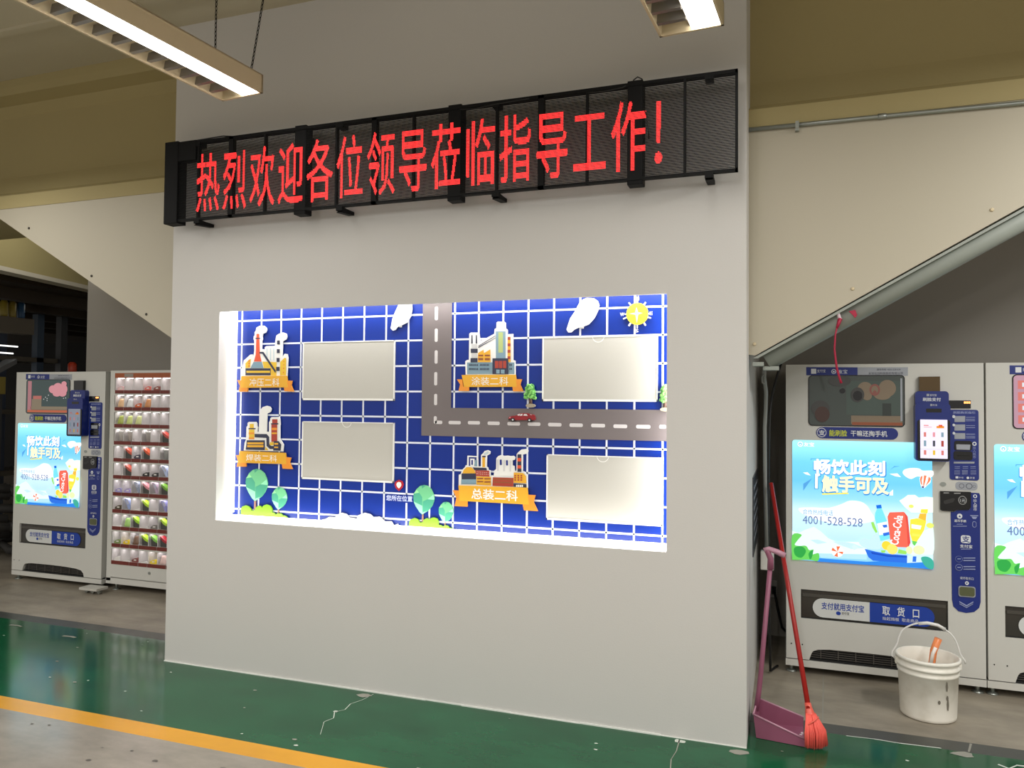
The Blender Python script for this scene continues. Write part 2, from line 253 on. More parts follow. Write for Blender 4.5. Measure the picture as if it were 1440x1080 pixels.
   ('p', 'leafp', [(-1811, 1109), (-1773, 1139), (-1767, 1117), (-1769, 1108)]),
   ('p', 'leafd', [(-1851, 1189), (-1823, 1191), (-1848, 1170)]),
   ('p', 'leafp', [(-1842, 1031), (-1813, 1041), (-1846, 1017)])],
 'tree_mid_big_stem': [
   ('p', 'bark', [(-1847, 1023), (-1838, 1024), (-1836, 973), (-1848, 974)])],
 'tree_mid_small': [
   ('p', 'leafm', [(-1692, 1100), (-1675, 1098), (-1659, 1086), (-1648, 1066), (-1644, 1047), (-1647, 1032), (-1655, 1013), (-1670, 995), (-1698, 976), (-1710, 985), (-1727, 1009), (-1737, 1030), (-1739, 1048), (-1735, 1063), (-1725, 1081), (-1709, 1096)]),
   ('p', 'leafl', [(-1737, 1062), (-1724, 1080), (-1712, 1067)]),
   ('p', 'leafd', [(-1737, 1062), (-1712, 1067), (-1699, 1049), (-1698, 1013), (-1737, 1029), (-1739, 1046)]),
   ('p', 'leafp', [(-1737, 1029), (-1698, 1013), (-1697, 977), (-1710, 985), (-1727, 1009)]),
   ('p', 'leafd', [(-1696, 1031), (-1674, 1042), (-1645, 1041), (-1649, 1025), (-1657, 1009), (-1674, 994), (-1695, 986)]),
   ('p', 'leafp', [(-1674, 1042), (-1648, 1063), (-1644, 1047), (-1645, 1041)]),
   ('p', 'leafd', [(-1701, 1099), (-1682, 1100), (-1699, 1085)]),
   ('p', 'leafp', [(-1695, 986), (-1676, 993), (-1698, 976)])],
 'tree_mid_small_stem': [
   ('p', 'bark', [(-1702, 981), (-1693, 982), (-1694, 963), (-1701, 962)])],
 'pin': [
   ('p', 'crimson', [(-2029, 1186), (-2024, 1204), (-2002, 1216), (-1978, 1208), (-1970, 1189), (-1978, 1171), (-2000, 1150), (-2021, 1167)]),
   ('p', 'cutwhite', [(-2017, 1187), (-2012, 1199), (-2000, 1205), (-1986, 1201), (-1982, 1187), (-1987, 1176), (-1999, 1164), (-2011, 1175)])],
 'pin_text': [
   ('t', 'paleblue2', ['您所在位置', -2089, 1088, -1913, 1122, 1])],
 'cloud_low': [
   ('p', 'cutwhite', [(-2542, 938), (-2523, 951), (-2504, 954), (-2476, 969), (-2434, 969), (-2420, 986), (-2388, 999), (-2355, 993), (-2336, 974), (-2281, 969), (-2272, 990), (-2227, 1008), (-2190, 1001), (-2167, 984), (-2127, 990), (-2091, 964), (-2046, 967), (-2028, 944), (-2002, 954), (-1993, 933)])],
 'cloud_tl': [
   ('p', 'cutwhite', [(-2014, 2270), (-1925, 2267), (-1924, 2237), (-1933, 2196), (-1953, 2161), (-1992, 2144), (-2019, 2136), (-2035, 2117), (-2052, 2113), (-2067, 2128), (-2062, 2149), (-2056, 2182), (-2040, 2220)])],
 'cloud_tr': [
   ('p', 'cutwhite', [(-850, 2264), (-811, 2260), (-789, 2245), (-780, 2220), (-789, 2188), (-808, 2150), (-838, 2118), (-877, 2104), (-897, 2101), (-922, 2090), (-939, 2076), (-956, 2076), (-966, 2092), (-956, 2122), (-945, 2154), (-920, 2189), (-895, 2235), (-873, 2256)])],
 'car': [
   ('p', 'carred', [(-1302, 1584), (-1302, 1599), (-1295, 1605), (-1255, 1611), (-1241, 1621), (-1227, 1624), (-1194, 1625), (-1177, 1621), (-1154, 1616), (-1148, 1608), (-1144, 1596), (-1147, 1586)]),
   ('p', 'glasspale', [(-1251, 1613), (-1241, 1619), (-1231, 1621), (-1238, 1609)]),
   ('p', 'glasspale', [(-1235, 1609), (-1228, 1619), (-1217, 1621), (-1219, 1610)]),
   ('p', 'glasspale', [(-1213, 1610), (-1208, 1620), (-1194, 1620), (-1186, 1609)]),
   ('p', 'glasspale', [(-1177, 1618), (-1158, 1616), (-1166, 1614)]),
   ('p', 'pink', [(-1298, 1600), (-1288, 1602), (-1289, 1597), (-1297, 1596)]),
   ('p', 'black', [(-1302, 1590), (-1288, 1590), (-1288, 1583), (-1302, 1583)])],
 'car_wheels': [
   ('e', 'black', [-1275, 1586, 12, 11]),
   ('e', 'cutgrey', [-1275, 1586, 5, 5]),
   ('e', 'black', [-1176, 1585, 12, 11]),
   ('e', 'cutgrey', [-1176, 1585, 5, 5])],
 'smalltree': [
   ('p', 'leafg', [(-1208, 1705), (-1208, 1715), (-1200, 1729), (-1210, 1736), (-1195, 1747), (-1190, 1762), (-1184, 1785), (-1179, 1781), (-1173, 1775), (-1168, 1782), (-1160, 1779), (-1151, 1760), (-1140, 1747), (-1138, 1726), (-1140, 1709), (-1151, 1709), (-1162, 1714), (-1178, 1713), (-1189, 1716), (-1200, 1705)])],
 'smalltree_trunk': [
   ('p', 'bark2', [(-1182, 1713), (-1163, 1713), (-1164, 1695), (-1160, 1686), (-1181, 1684), (-1178, 1695)]),
   ('e', 'stone', [-1168, 1683, 18, 10])],
 'edgetree': [
   ('p', 'leafg', [(-415, 1781), (-426, 1773), (-433, 1754), (-444, 1733), (-436, 1715), (-441, 1702), (-423, 1691), (-402, 1692), (-402, 1781)])],
 'dash_v': [(-1768, 2169, 2250), (-1768, 2040, 2119), (-1767, 1911, 1990), (-1768, 1782, 1861), (-1767, 1665, 1732)],
 'dash_h': [(-1770, -1722, 1564), (-1682, -1604, 1564), (-1559, -1483, 1565), (-1436, -1361, 1564), (-1315, -1238, 1563), (-1192, -1117, 1563), (-1072, -994, 1562), (-948, -872, 1561), (-825, -747, 1561), (-701, -625, 1559), (-577, -500, 1559), (-453, -417, 1560)],
 'ad_can_text': [622, 844, 649, 1022],
 'machine': {
  'strip': [
    ('p', 'mblue', [(121, 1925), (418, 1921), (418, 1871), (121, 1873)]),
    ('p', 'mgrey', [(418, 1921), (698, 1919), (697, 1867), (418, 1871)]),
    ('p', 'white', [(150, 1914), (180, 1914), (180, 1883), (150, 1883)]),
    ('t', 'white', ['支付宝', 185, 1890, 234, 1910, 0]),
    ('e', 'white', [282, 1896, 14, 15]),
    ('e', 'mblue', [282, 1896, 10, 11]),
    ('e', 'white', [282, 1895, 5, 5]),
    ('t', 'white', ['友宝', 308, 1882, 360, 1908, 0]),
    ('t', 'mtext', ['服务热线  4001-528-528', 527, 1900, 657, 1912, 0]),
    ('t', 'mtext', ['友宝在线科技股份有限公司', 480, 1876, 670, 1890, 0])],
  'window': [
    ('r', None, [(139, 1867), (674, 1561)])],
  'slogan': [
    ('r', 'mblue', [(179, 1549), (642, 1478)]),
    ('e', 'white', [211, 1514, 27, 29]),
    ('e', 'mblue', [211, 1514, 24, 25]),
    ('t', 'white', ['支', 193, 1496, 230, 1530, 1]),
    ('t', 'myel', ['能刷脸', 254, 1492, 357, 1532, 1]),
    ('t', 'white', ['干嘛还掏手机', 377, 1494, 582, 1531, 1])],
  'camplate': [
    ('p', 'amber', [(754, 1860), (865, 1861), (865, 1773), (754, 1774)])],
  'terminal_bb': [
    ('r', None, [(726, 1773), (912, 1358)])],
  'terminal_screen': [
    ('r', None, [(751, 1604), (894, 1375)])],
  'term_text': [
    ('p', 'mgrey', [(791, 1757), (805, 1757), (805, 1743), (791, 1743)]),
    ('t', 'white', ['支付宝', 808, 1743, 844, 1756, 0]),
    ('t', 'white', ['刷脸支付', 770, 1713, 866, 1735, 1]),
    ('p', 'mgrey', [(806, 1697), (816, 1697), (816, 1685), (806, 1684)]),
    ('t', 'white', ['支付宝', 818, 1686, 842, 1696, 0])],
  'term_slot': [
    ('r', None, [(784, 1669), (865, 1647)])],
  'badge': [
    ('r', None, [(915, 1719), (1029, 1672)])],
  'badge_led': [
    ('t', 'ledorange', ['888', 993, 1700, 1027, 1714, 1])],
  'guide_bb': [
    ('r', 'mblue', [(917, 1664), (1069, 1248)])],
  'guide': [
    ('t', 'mlav', ['刷脸购买指引', 937, 1640, 1051, 1655, 1]),
    ('p', 'mgrey', [(944, 1626), (1000, 1627), (999, 1592), (944, 1591)]),
    ('p', 'mgrey', [(944, 1576), (999, 1577), (999, 1541), (943, 1540)]),
    ('p', 'mgrey', [(943, 1525), (999, 1526), (999, 1491), (943, 1490)]),
    ('e', 'white', [940, 1623, 8, 9]),
    ('e', 'white', [940, 1573, 7, 8]),
    ('e', 'white', [940, 1524, 7, 8]),
    ('p', 'mlav', [(1003, 1621), (1051, 1622), (1051, 1619), (1003, 1618)]),
    ('p', 'mlav', [(1003, 1610), (1050, 1610), (1050, 1607), (1003, 1606)]),
    ('p', 'mlav', [(1003, 1600), (1050, 1601), (1050, 1598), (1003, 1597)]),
    ('p', 'mlav', [(1003, 1572), (1050, 1573), (1050, 1570), (1003, 1569)]),
    ('p', 'mlav', [(1003, 1560), (1050, 1561), (1050, 1558), (1003, 1557)]),
    ('p', 'mlav', [(1003, 1522), (1050, 1523), (1050, 1519), (1003, 1518)]),
    ('p', 'mlav', [(1003, 1509), (1050, 1510), (1050, 1507), (1002, 1506)]),
    ('p', 'mlav', [(1002, 1499), (1050, 1501), (1050, 1497), (1002, 1496)]),
    ('p', 'mgrey', [(938, 1355), (1046, 1359), (1045, 1348), (938, 1345)]),
    ('p', 'mblue', [(1037, 1447), (1038, 1447), (1038, 1446), (1037, 1446)]),
    ('e', 'white', [1046, 1464, 11, 12]),
    ('e', 'mblue', [1046, 1464, 6, 6]),
    ('t', 'mlav', ['投', 1038, 1432, 1053, 1449, 0]),
    ('t', 'mlav', ['入', 1038, 1414, 1053, 1430, 0]),
    ('t', 'mlav', ['纸', 1037, 1396, 1053, 1412, 0]),
    ('t', 'mlav', ['币', 1037, 1378, 1053, 1394, 0]),
    ('p', 'mlav', [(942, 1327), (970, 1328), (970, 1325), (942, 1325)]),
    ('p', 'mlav', [(984, 1329), (1012, 1330), (1012, 1327), (984, 1326)]),
    ('p', 'mlav', [(1024, 1330), (1051, 1331), (1051, 1328), (1024, 1327)]),
    ('p', 'mlav', [(942, 1317), (970, 1318), (970, 1316), (942, 1315)]),
    ('p', 'mlav', [(984, 1318), (1012, 1319), (1012, 1317), (984, 1316)]),
    ('p', 'mlav', [(1024, 1320), (1051, 1321), (1051, 1319), (1024, 1318)]),
    ('p', 'mlav', [(941, 1304), (970, 1305), (970, 1303), (940, 1302)]),
    ('p', 'mlav', [(940, 1297), (970, 1298), (970, 1296), (940, 1295)]),
    ('p', 'mlav', [(940, 1290), (970, 1291), (970, 1289), (940, 1288)]),
    ('p', 'mlav', [(940, 1283), (970, 1284), (970, 1282), (940, 1281)]),
    ('p', 'mlav', [(980, 1306), (1010, 1307), (1010, 1304), (980, 1303)]),
    ('p', 'mlav', [(980, 1299), (1010, 1300), (1010, 1297), (980, 1296)]),
    ('p', 'mlav', [(980, 1292), (1010, 1293), (1010, 1291), (980, 1289)]),
    ('p', 'mlav', [(980, 1285), (1010, 1286), (1009, 1284), (980, 1282)]),
    ('p', 'mlav', [(1024, 1307), (1053, 1308), (1053, 1306), (1024, 1305)]),
    ('p', 'mlav', [(1024, 1300), (1053, 1301), (1053, 1299), (1024, 1298)]),
    ('p', 'mlav', [(1024, 1293), (1053, 1294), (1053, 1292), (1024, 1291)]),
    ('p', 'mlav', [(1024, 1286), (1053, 1287), (1053, 1285), (1024, 1284)]),
    ('p', 'white', [(946, 1269), (960, 1270), (960, 1257), (946, 1257)]),
    ('t', 'white', ['支付宝', 963, 1258, 987, 1268, 0]),
    ('e', 'white', [1010, 1263, 7, 7]),
    ('t', 'white', ['友宝', 1020, 1258, 1045, 1270, 0])],
  'billslot': [
    ('r', 'black', [(942, 1480), (1033, 1423)]),
    ('r', 'black', [(938, 1419), (1035, 1367)])],
  'billplate': [
    ('p', 'mgrey', [(951, 1459), (1025, 1459), (1022, 1428), (953, 1428)])],
  'lock': [
    ('e', None, [882, 1220, 18, 14])],
  'ovalsticker': [
    ('r', 'mgrey', [(947, 1238), (1061, 1189)])],
  'coin': [
    ('p', 'black', [(865, 1179), (1025, 1181), (1024, 1093), (1015, 1076), (949, 1071), (939, 1062), (874, 1062), (865, 1068)])],
  'coin_detail': [
    ('e', 'cgrey', [981, 1130, 22, 26]),
    ('e', 'black', [981, 1130, 18, 22]),
    ('t', 'white', ['1元', 969, 1118, 995, 1138, 0]),
    ('p', 'cdark', [(882, 1123), (933, 1141), (942, 1136), (933, 1117), (893, 1103), (884, 1106)]),
    ('p', 'cgrey', [(882, 1172), (911, 1173), (911, 1167), (882, 1165)]),
    ('p', 'cgrey', [(937, 1172), (971, 1174), (971, 1168), (937, 1166)])],
  'side_bb': [
    ('p', 'mblue', [(1027, 1176), (1069, 1175), (1074, 1160), (1072, 539), (1064, 506), (1039, 479), (996, 469), (957, 475), (931, 501), (924, 541), (921, 1057), (943, 1060), (954, 1069), (1019, 1075), (1026, 1093)])],
  'side': [
    ('e', 'white', [1048, 1156, 10, 11]),
    ('e', 'mblue', [1048, 1156, 5, 7]),
    ('t', 'white', ['投', 1038, 1122, 1057, 1138, 0]),
    ('t', 'white', ['入', 1038, 1104, 1057, 1121, 0]),
    ('t', 'white', ['硬', 1038, 1088, 1057, 1104, 0]),
    ('t', 'white', ['币', 1038, 1070, 1056, 1086, 0]),
    ('e', 'white', [967, 1035, 14, 15]),
    ('p', 'mblue', [(961, 1029), (967, 1041), (974, 1029)]),
    ('t', 'white', ['返币手柄', 939, 999, 1000, 1015, 1]),
    ('p', 'mlav', [(951, 988), (983, 990), (983, 987), (951, 985)]),
    ('p', 'mlav', [(932, 975), (1003, 980), (1003, 976), (932, 972)]),
    ('p', 'mlav', [(1022, 1044), (1063, 1045), (1062, 1040), (1022, 1039)]),
    ('p', 'mlav', [(1028, 1036), (1058, 1036), (1050, 1023), (1035, 1023)]),
    ('r', 'mlav', [(1032, 1009), (1053, 973)]),
    ('r', 'mblue', [(1035, 1006), (1051, 976)]),
    ('r', 'white', [(972, 924), (1023, 878)]),
    ('t', 'mblue', ['支', 978, 882, 1018, 921, 1]),
    ('t', 'white', ['支付宝', 967, 850, 1031, 870, 1]),
    ('p', 'mlav', [(972, 844), (1024, 847), (1024, 844), (972, 840)]),
    ('e', 'mlav', [961, 783, 19, 18]),
    ('e', 'mblue', [961, 783, 18, 17]),
    ('e', 'mlav', [961, 734, 19, 19]),
    ('e', 'mblue', [961, 734, 17, 17]),
    ('p', 'mlav', [(984, 793), (1045, 798), (1045, 792), (984, 788)]),
    ('p', 'mlav', [(984, 779), (1045, 783), (1045, 778), (984, 773)]),
    ('p', 'mlav', [(984, 743), (1045, 748), (1045, 742), (984, 737)]),
    ('p', 'mlav', [(984, 728), (1045, 733), (1045, 727), (984, 723)]),
    ('p', 'mlav', [(953, 786), (971, 787), (971, 783), (953, 781)]),
    ('p', 'mlav', [(952, 736), (971, 737), (971, 732), (952, 731)]),
    ('t', 'white', ['退币取币口', 966, 665, 1035, 680, 0]),
    ('e', 'white', [1001, 645, 10, 11]),
    ('p', 'mblue', [(994, 648), (1007, 649), (1000, 639)]),
    ('r', 'mgrey', [(957, 627), (1045, 564)]),
    ('p', 'mlav', [(961, 537), (998, 517), (1033, 542), (1033, 535), (998, 509), (961, 530)]),
    ('p', 'mlav', [(961, 524), (998, 505), (1032, 529), (1032, 526), (998, 500), (961, 520)])],
  'coin_return': [
    ('r', 'olive', [(962, 622), (1040, 570)])],
  'ad_bb': [
    ('r', None, [(37, 1465), (825, 711)])],
  'ad': [
    ('e', 'awhite', [85, 1438, 16, 16]),
    ('e', 'asky', [85, 1438, 10, 10]),
    ('e', 'awhite', [85, 1436, 5, 5]),
    ('t', 'awhite', ['友宝', 105, 1424, 167, 1451, 1]),
    ('p', 'aline', [(146, 1350), (261, 1354), (261, 1351), (151, 1346), (148, 1338), (146, 1338)]),
    ('p', 'aline', [(596, 1294), (619, 1318), (651, 1319), (619, 1311)]),
    ('p', 'awhite', [(101, 1260), (128, 1263), (146, 1243), (118, 1249)]),
    ('p', 'ablue', [(102, 1190), (154, 1226), (102, 1146)]),
    ('p', 'awhite', [(593, 1270), (636, 1275), (656, 1253), (625, 1257)]),
    ('p', 'awhite', [(545, 1142), (583, 1147), (612, 1176), (612, 1140)]),
    ('s', 'awhite', [(665, 1281), (677, 1300), (712, 1310), (752, 1309), (772, 1297), (803, 1298), (828, 1296), (828, 1268), (797, 1251), (746, 1261), (711, 1244), (680, 1259)]),
    ('p', 'acream', [(646, 1110), (670, 1127), (693, 1147), (731, 1149), (751, 1134), (791, 1141), (827, 1138), (827, 1049), (710, 1043), (676, 1073)]),
    ('s', 'awhite', [(74, 1033), (155, 1044), (248, 1046), (321, 1072), (369, 1096), (429, 1094), (465, 1073), (488, 1035), (500, 978), (308, 947), (124, 989)]),
    ('p', 'awhite', [(756, 1249), (766, 1265), (786, 1272), (808, 1267), (818, 1251), (814, 1226), (794, 1206), (782, 1193), (768, 1192), (761, 1211)]),
    ('p', 'aorange', [(763, 1262), (773, 1265), (768, 1237), (771, 1205), (763, 1217), (758, 1243)]),
    ('p', 'aorange', [(780, 1269), (794, 1268), (788, 1237), (780, 1205), (775, 1205), (777, 1237)]),
    ('p', 'aorange', [(805, 1264), (817, 1248), (808, 1229), (786, 1202), (800, 1235)]),
    ('p', 'anavy', [(767, 1204), (781, 1203), (778, 1193), (769, 1193)]),
    ('p', 'aline', [(167, 1252), (204, 1254), (206, 1237), (191, 1233), (191, 1159), (166, 1159)]),
    ('t', 'aline2', ['畅饮此刻', 161, 1248, 576, 1346, 3.2]),
    ('t', 'aline2', ['触手可及', 206, 1134, 594, 1248, 3.2]),
    ('p', 'awhite', [(172, 1256), (200, 1257), (200, 1244), (188, 1240), (186, 1163), (171, 1165)]),
    ('t', 'awhite', ['畅饮此刻', 164, 1253, 570, 1350, 2.2]),
    ('t', 'acream2', ['触手可及', 210, 1142, 589, 1250, 2.2]),
    ('p', 'ayel', [(211, 1135), (363, 1146), (363, 1138), (212, 1126)]),
    ('t', 'aline', ['合作热线电话', 99, 999, 275, 1032, 0]),
    ('t', 'anavy2', ['4001-528-528', 98, 940, 442, 992, 0]),
    ('p', 'amount', [(36, 891), (74, 880), (111, 902), (164, 924), (204, 898), (247, 858), (290, 841), (464, 849), (464, 756), (36, 751)]),
    ('p', 'apale', [(142, 841), (186, 847), (241, 831), (185, 818)]),
    ('p', 'apale', [(271, 840), (344, 843), (392, 835), (452, 813), (380, 801), (308, 823)]),
    ('p', 'asea', [(154, 733), (259, 731), (464, 730), (605, 747), (825, 757), (825, 711), (720, 714), (428, 711), (185, 710)]),
    ('p', 'asealight', [(185, 761), (464, 775), (464, 743), (204, 736)]),
    ('s', 'agreen', [(36, 864), (92, 871), (67, 833), (51, 805), (80, 800), (117, 803), (136, 778), (162, 783), (154, 753), (191, 762), (188, 715), (133, 717), (45, 711), (36, 724)]),
    ('s', 'agreend', [(48, 785), (92, 798), (117, 770), (92, 728), (54, 739)]),
    ('s', 'agreend', [(133, 758), (159, 779), (151, 733), (139, 722)]),
    ('e', 'awhite', [299, 779, 34, 32]),
    ('p', 'aorange2', [(299, 779), (293, 812), (315, 813)]),
    ('p', 'aorange2', [(299, 779), (332, 782), (329, 765)]),
    ('p', 'aorange2', [(299, 779), (302, 747), (280, 752)]),
    ('p', 'aorange2', [(299, 779), (265, 784), (271, 804)]),
    ('p', 'apale2', [(380, 818), (395, 829), (422, 811), (392, 796)]),
    ('s', 'apale', [(422, 856), (452, 875), (482, 867), (506, 907), (535, 896), (547, 852), (535, 812), (464, 811), (428, 831)]),
    ('s', 'apale3', [(709, 863), (755, 923), (801, 951), (826, 959), (825, 801), (749, 789), (697, 798)]),
    ('p', 'aboat', [(453, 808), (517, 795), (581, 787), (686, 785), (685, 740), (499, 739), (473, 759)]),
    ('p', 'aboatd', [(487, 793), (581, 780), (686, 781), (686, 772), (581, 769), (493, 780)]),
    ('p', 'apale2', [(686, 785), (760, 796), (825, 798), (825, 757), (685, 740)]),
    ('p', 'aboat', [(717, 782), (736, 783), (734, 750), (714, 749)]),
    ('p', 'acap', [(517, 1077), (545, 1082), (549, 1061), (521, 1057)]),
    ('p', 'abottle', [(523, 1057), (548, 1061), (562, 1027), (577, 982), (596, 881), (541, 861), (518, 966), (509, 998), (512, 1030)]),
    ('p', 'awhite', [(522, 966), (577, 982), (588, 912), (535, 896)]),
    ('p', 'aboat', [(550, 958), (576, 964), (579, 947), (559, 943)]),
    ('p', 'aboat', [(553, 910), (588, 920), (591, 903), (559, 892)]),
    ('p', 'agreen2', [(488, 972), (503, 975), (525, 915), (515, 908), (497, 939)]),
    ('p', 'acan', [(580, 1011), (591, 1038), (670, 1045), (690, 1018), (704, 862), (692, 833), (628, 832), (596, 855)]),
    ('p', 'acand', [(673, 1042), (690, 1018), (704, 862), (692, 833), (689, 855), (684, 969)]),
    ('p', 'ayel2', [(762, 1066), (799, 1068), (796, 1042), (759, 1044)]),
    ('p', 'ayel3', [(755, 1040), (791, 1042), (787, 998), (747, 1011)]),
    ('p', 'ayel2', [(704, 1002), (741, 1011), (790, 998), (778, 943), (761, 910), (738, 871), (712, 876), (701, 919)]),
    ('p', 'awhite', [(710, 974), (764, 968), (758, 945), (710, 949)]),
    ('p', 'ayel', [(712, 920), (761, 914), (756, 901), (712, 904)]),
    ('e', 'alemon', [573, 837, 26, 27]),
    ('e', 'alemon2', [605, 817, 30, 31]),
    ('p', 'agreen2', [(541, 806), (570, 808), (564, 792), (546, 792)]),
    ('p', 'agreen2', [(640, 820), (686, 810), (680, 791), (634, 794)]),
    ('e', 'alime', [749, 822, 31, 27]),
    ('e', 'alime', [697, 817, 18, 24]),
    ('p', 'agreen', [(712, 876), (741, 871), (726, 845), (715, 857)]),
    ('s', 'agreend2', [(760, 777), (794, 786), (825, 763), (825, 719), (805, 714), (777, 734)]),
    ('e', 'alemon3', [709, 1081, 13, 10]),
    ('e', 'alemon3', [809, 972, 20, 16])],
  'hatch_bb': [
    ('r', None, [(87, 529), (904, 348)])],
  'hatch_sign': [
    ('r', 'mwhite', [(156, 480), (481, 362)])],
  'hatch_parts': [
    ('p', 'mblue2', [(480, 480), (823, 477), (841, 448), (822, 372), (480, 366)]),
    ('t', 'mblue2', ['支付就用支付宝', 207, 413, 450, 458, 1]),
    ('r', 'mblue2', [(291, 408), (318, 385)]),
    ('t', 'black', ['支付宝', 323, 390, 366, 408, 0]),
    ('t', 'white', ['取   货   口', 551, 410, 752, 467, 1]),
    ('t', 'white', ['抬起挡板  取走商品', 552, 381, 748, 402, 0])],
  'kick': [
    ('p', 'black', [(147, 132), (157, 150), (185, 162), (253, 170), (624, 167), (627, 125)])],
  'seam': [(-2, 124), (-2, 87)]}}

# ------------------------------------------------------------------ materials
def lin(c):
    c = c / 255.0
    return c / 12.92 if c <= .04045 else ((c + .055) / 1.055) ** 2.4
def rgb(t): return (lin(t[0]), lin(t[1]), lin(t[2]), 1)
MATS = {}
def mat(name, col, rough=.5, metal=0, emit=0, spec=.5, vary=.06, scale=6, bump=0, bscale=60, trans=0, alpha=1, aniso=None):
    if name in MATS: return MATS[name]
    m = bpy.data.materials.new(name); m.use_nodes = True
    nt = m.node_tree; n = nt.nodes; l = nt.links
    b = n['Principled BSDF']
    b.inputs['Roughness'].default_value = rough
    b.inputs['Metallic'].default_value = metal
    b.inputs['Specular IOR Level'].default_value = spec
    c = rgb(col)
    if emit:
        b.inputs['Base Color'].default_value = (c[0]*.3, c[1]*.3, c[2]*.3, 1)
        b.inputs['Emission Color'].default_value = c
        b.inputs['Emission Strength'].default_value = emit
    elif vary:
        tc = n.new('ShaderNodeTexCoord'); no = n.new('ShaderNodeTexNoise'); mx = n.new('ShaderNodeMix')
        no.inputs['Scale'].default_value = scale; no.inputs['Detail'].default_value = 4
        mx.data_type = 'RGBA'
        mx.inputs[6].default_value = tuple(x*(1-vary) for x in c[:3]) + (1,)
        mx.inputs[7].default_value = tuple(min(1, x*(1+vary)) for x in c[:3]) + (1,)
        l.new(tc.outputs['Object'], no.inputs['Vector']); l.new(no.outputs['Fac'], mx.inputs[0])
        l.new(mx.outputs[2], b.inputs['Base Color'])
        if bump:
            n2 = n.new('ShaderNodeTexNoise'); bp = n.new('ShaderNodeBump')
            n2.inputs['Scale'].default_value = bscale; n2.inputs['Detail'].default_value = 3
            bp.inputs['Strength'].default_value = bump; bp.inputs['Distance'].default_value = .01
            l.new(tc.outputs['Object'], n2.inputs['Vector']); l.new(n2.outputs['Fac'], bp.inputs['Height'])
            l.new(bp.outputs['Normal'], b.inputs['Normal'])
    else:
        b.inputs['Base Color'].default_value = c
    if trans: b.inputs['Transmission Weight'].default_value = trans
    if alpha < 1: b.inputs['Alpha'].default_value = alpha
    MATS[name] = m
    return m

PAL = dict(white=(225,228,232), black=(14,14,16), cutwhite=(236,236,232), smoke=(196,212,218), cutgrey=(205,205,205), red=(222,84,50), navy=(44,48,72),
 yel=(228,188,52), greyblue=(126,156,172), orange=(232,146,44), gold=(228,170,44), palegreen=(176,190,120), brown=(142,78,44), brick=(168,60,44),
 lemon=(250,226,50), paleblue=(170,214,232), leafm=(112,196,142), leafl=(150,226,160), leafd=(72,164,134), leafp=(150,232,186), bark=(150,110,96),
 lime=(118,172,18), crimson=(176,30,40), paleblue2=(206,216,250), carred=(140,18,28), glasspale=(210,205,205), pink=(220,150,160), leafg=(112,186,90),
 bark2=(88,64,54), stone=(160,150,130), panelblue=(18,40,124), mblue=(22,42,124), mblue2=(20,60,160), mgrey=(160,164,172), mtext=(70,72,84), myel=(206,214,60),
 mlav=(150,160,200), mwhite=(214,216,214), amber=(84,62,20), cgrey=(150,150,150), cdark=(44,44,44), olive=(88,92,62), ledorange=(255,150,80),
 pinkad=(226,150,160), tealad=(60,100,100), orangead=(196,96,60), creamad=(190,170,140), paleprod=(232,232,238), salmon=(214,120,110), dimteal=(72,86,80), dimcream=(132,116,96), dimorange=(150,82,52), dimpink=(140,84,76), dimgrey=(66,66,64), dimbrown=(70,46,38), dimdark=(48,56,52))
ADC = dict(awhite=(255,255,255), asky=(110,205,250), aline=(84,168,214), aline2=(40,134,214), ablue=(84,160,220), acream=(244,252,236), amount=(228,246,248), aorange=(250,128,88), anavy=(70,50,110),
 acream2=(255,252,205), ayel=(255,232,92), anavy2=(96,120,170), apale=(196,230,244), apale2=(206,236,250), apale3=(226,244,240), asea=(46,132,226), asealight=(178,224,248),
 agreen=(104,206,92), agreend=(48,160,70), agreen2=(150,220,96), agreend2=(62,170,150), aorange2=(248,116,74), aboat=(44,110,220), aboatd=(24,76,190), acap=(20,110,220),
 abottle=(120,222,240), acan=(236,104,84), acand=(220,76,66), ayel2=(255,224,70), ayel3=(250,186,60), alemon=(255,212,60), alemon2=(255,224,110), alime=(228,242,180), alemon3=(226,240,110))
EMI = {'ledorange': 4}
def pm(name):
    if name in ADC: return mat('backlit_' + name[1:], ADC[name], emit=1.02, spec=.2)
    return mat('print_' + name, PAL[name], rough=.42, vary=.03, emit=EMI.get(name, 0))

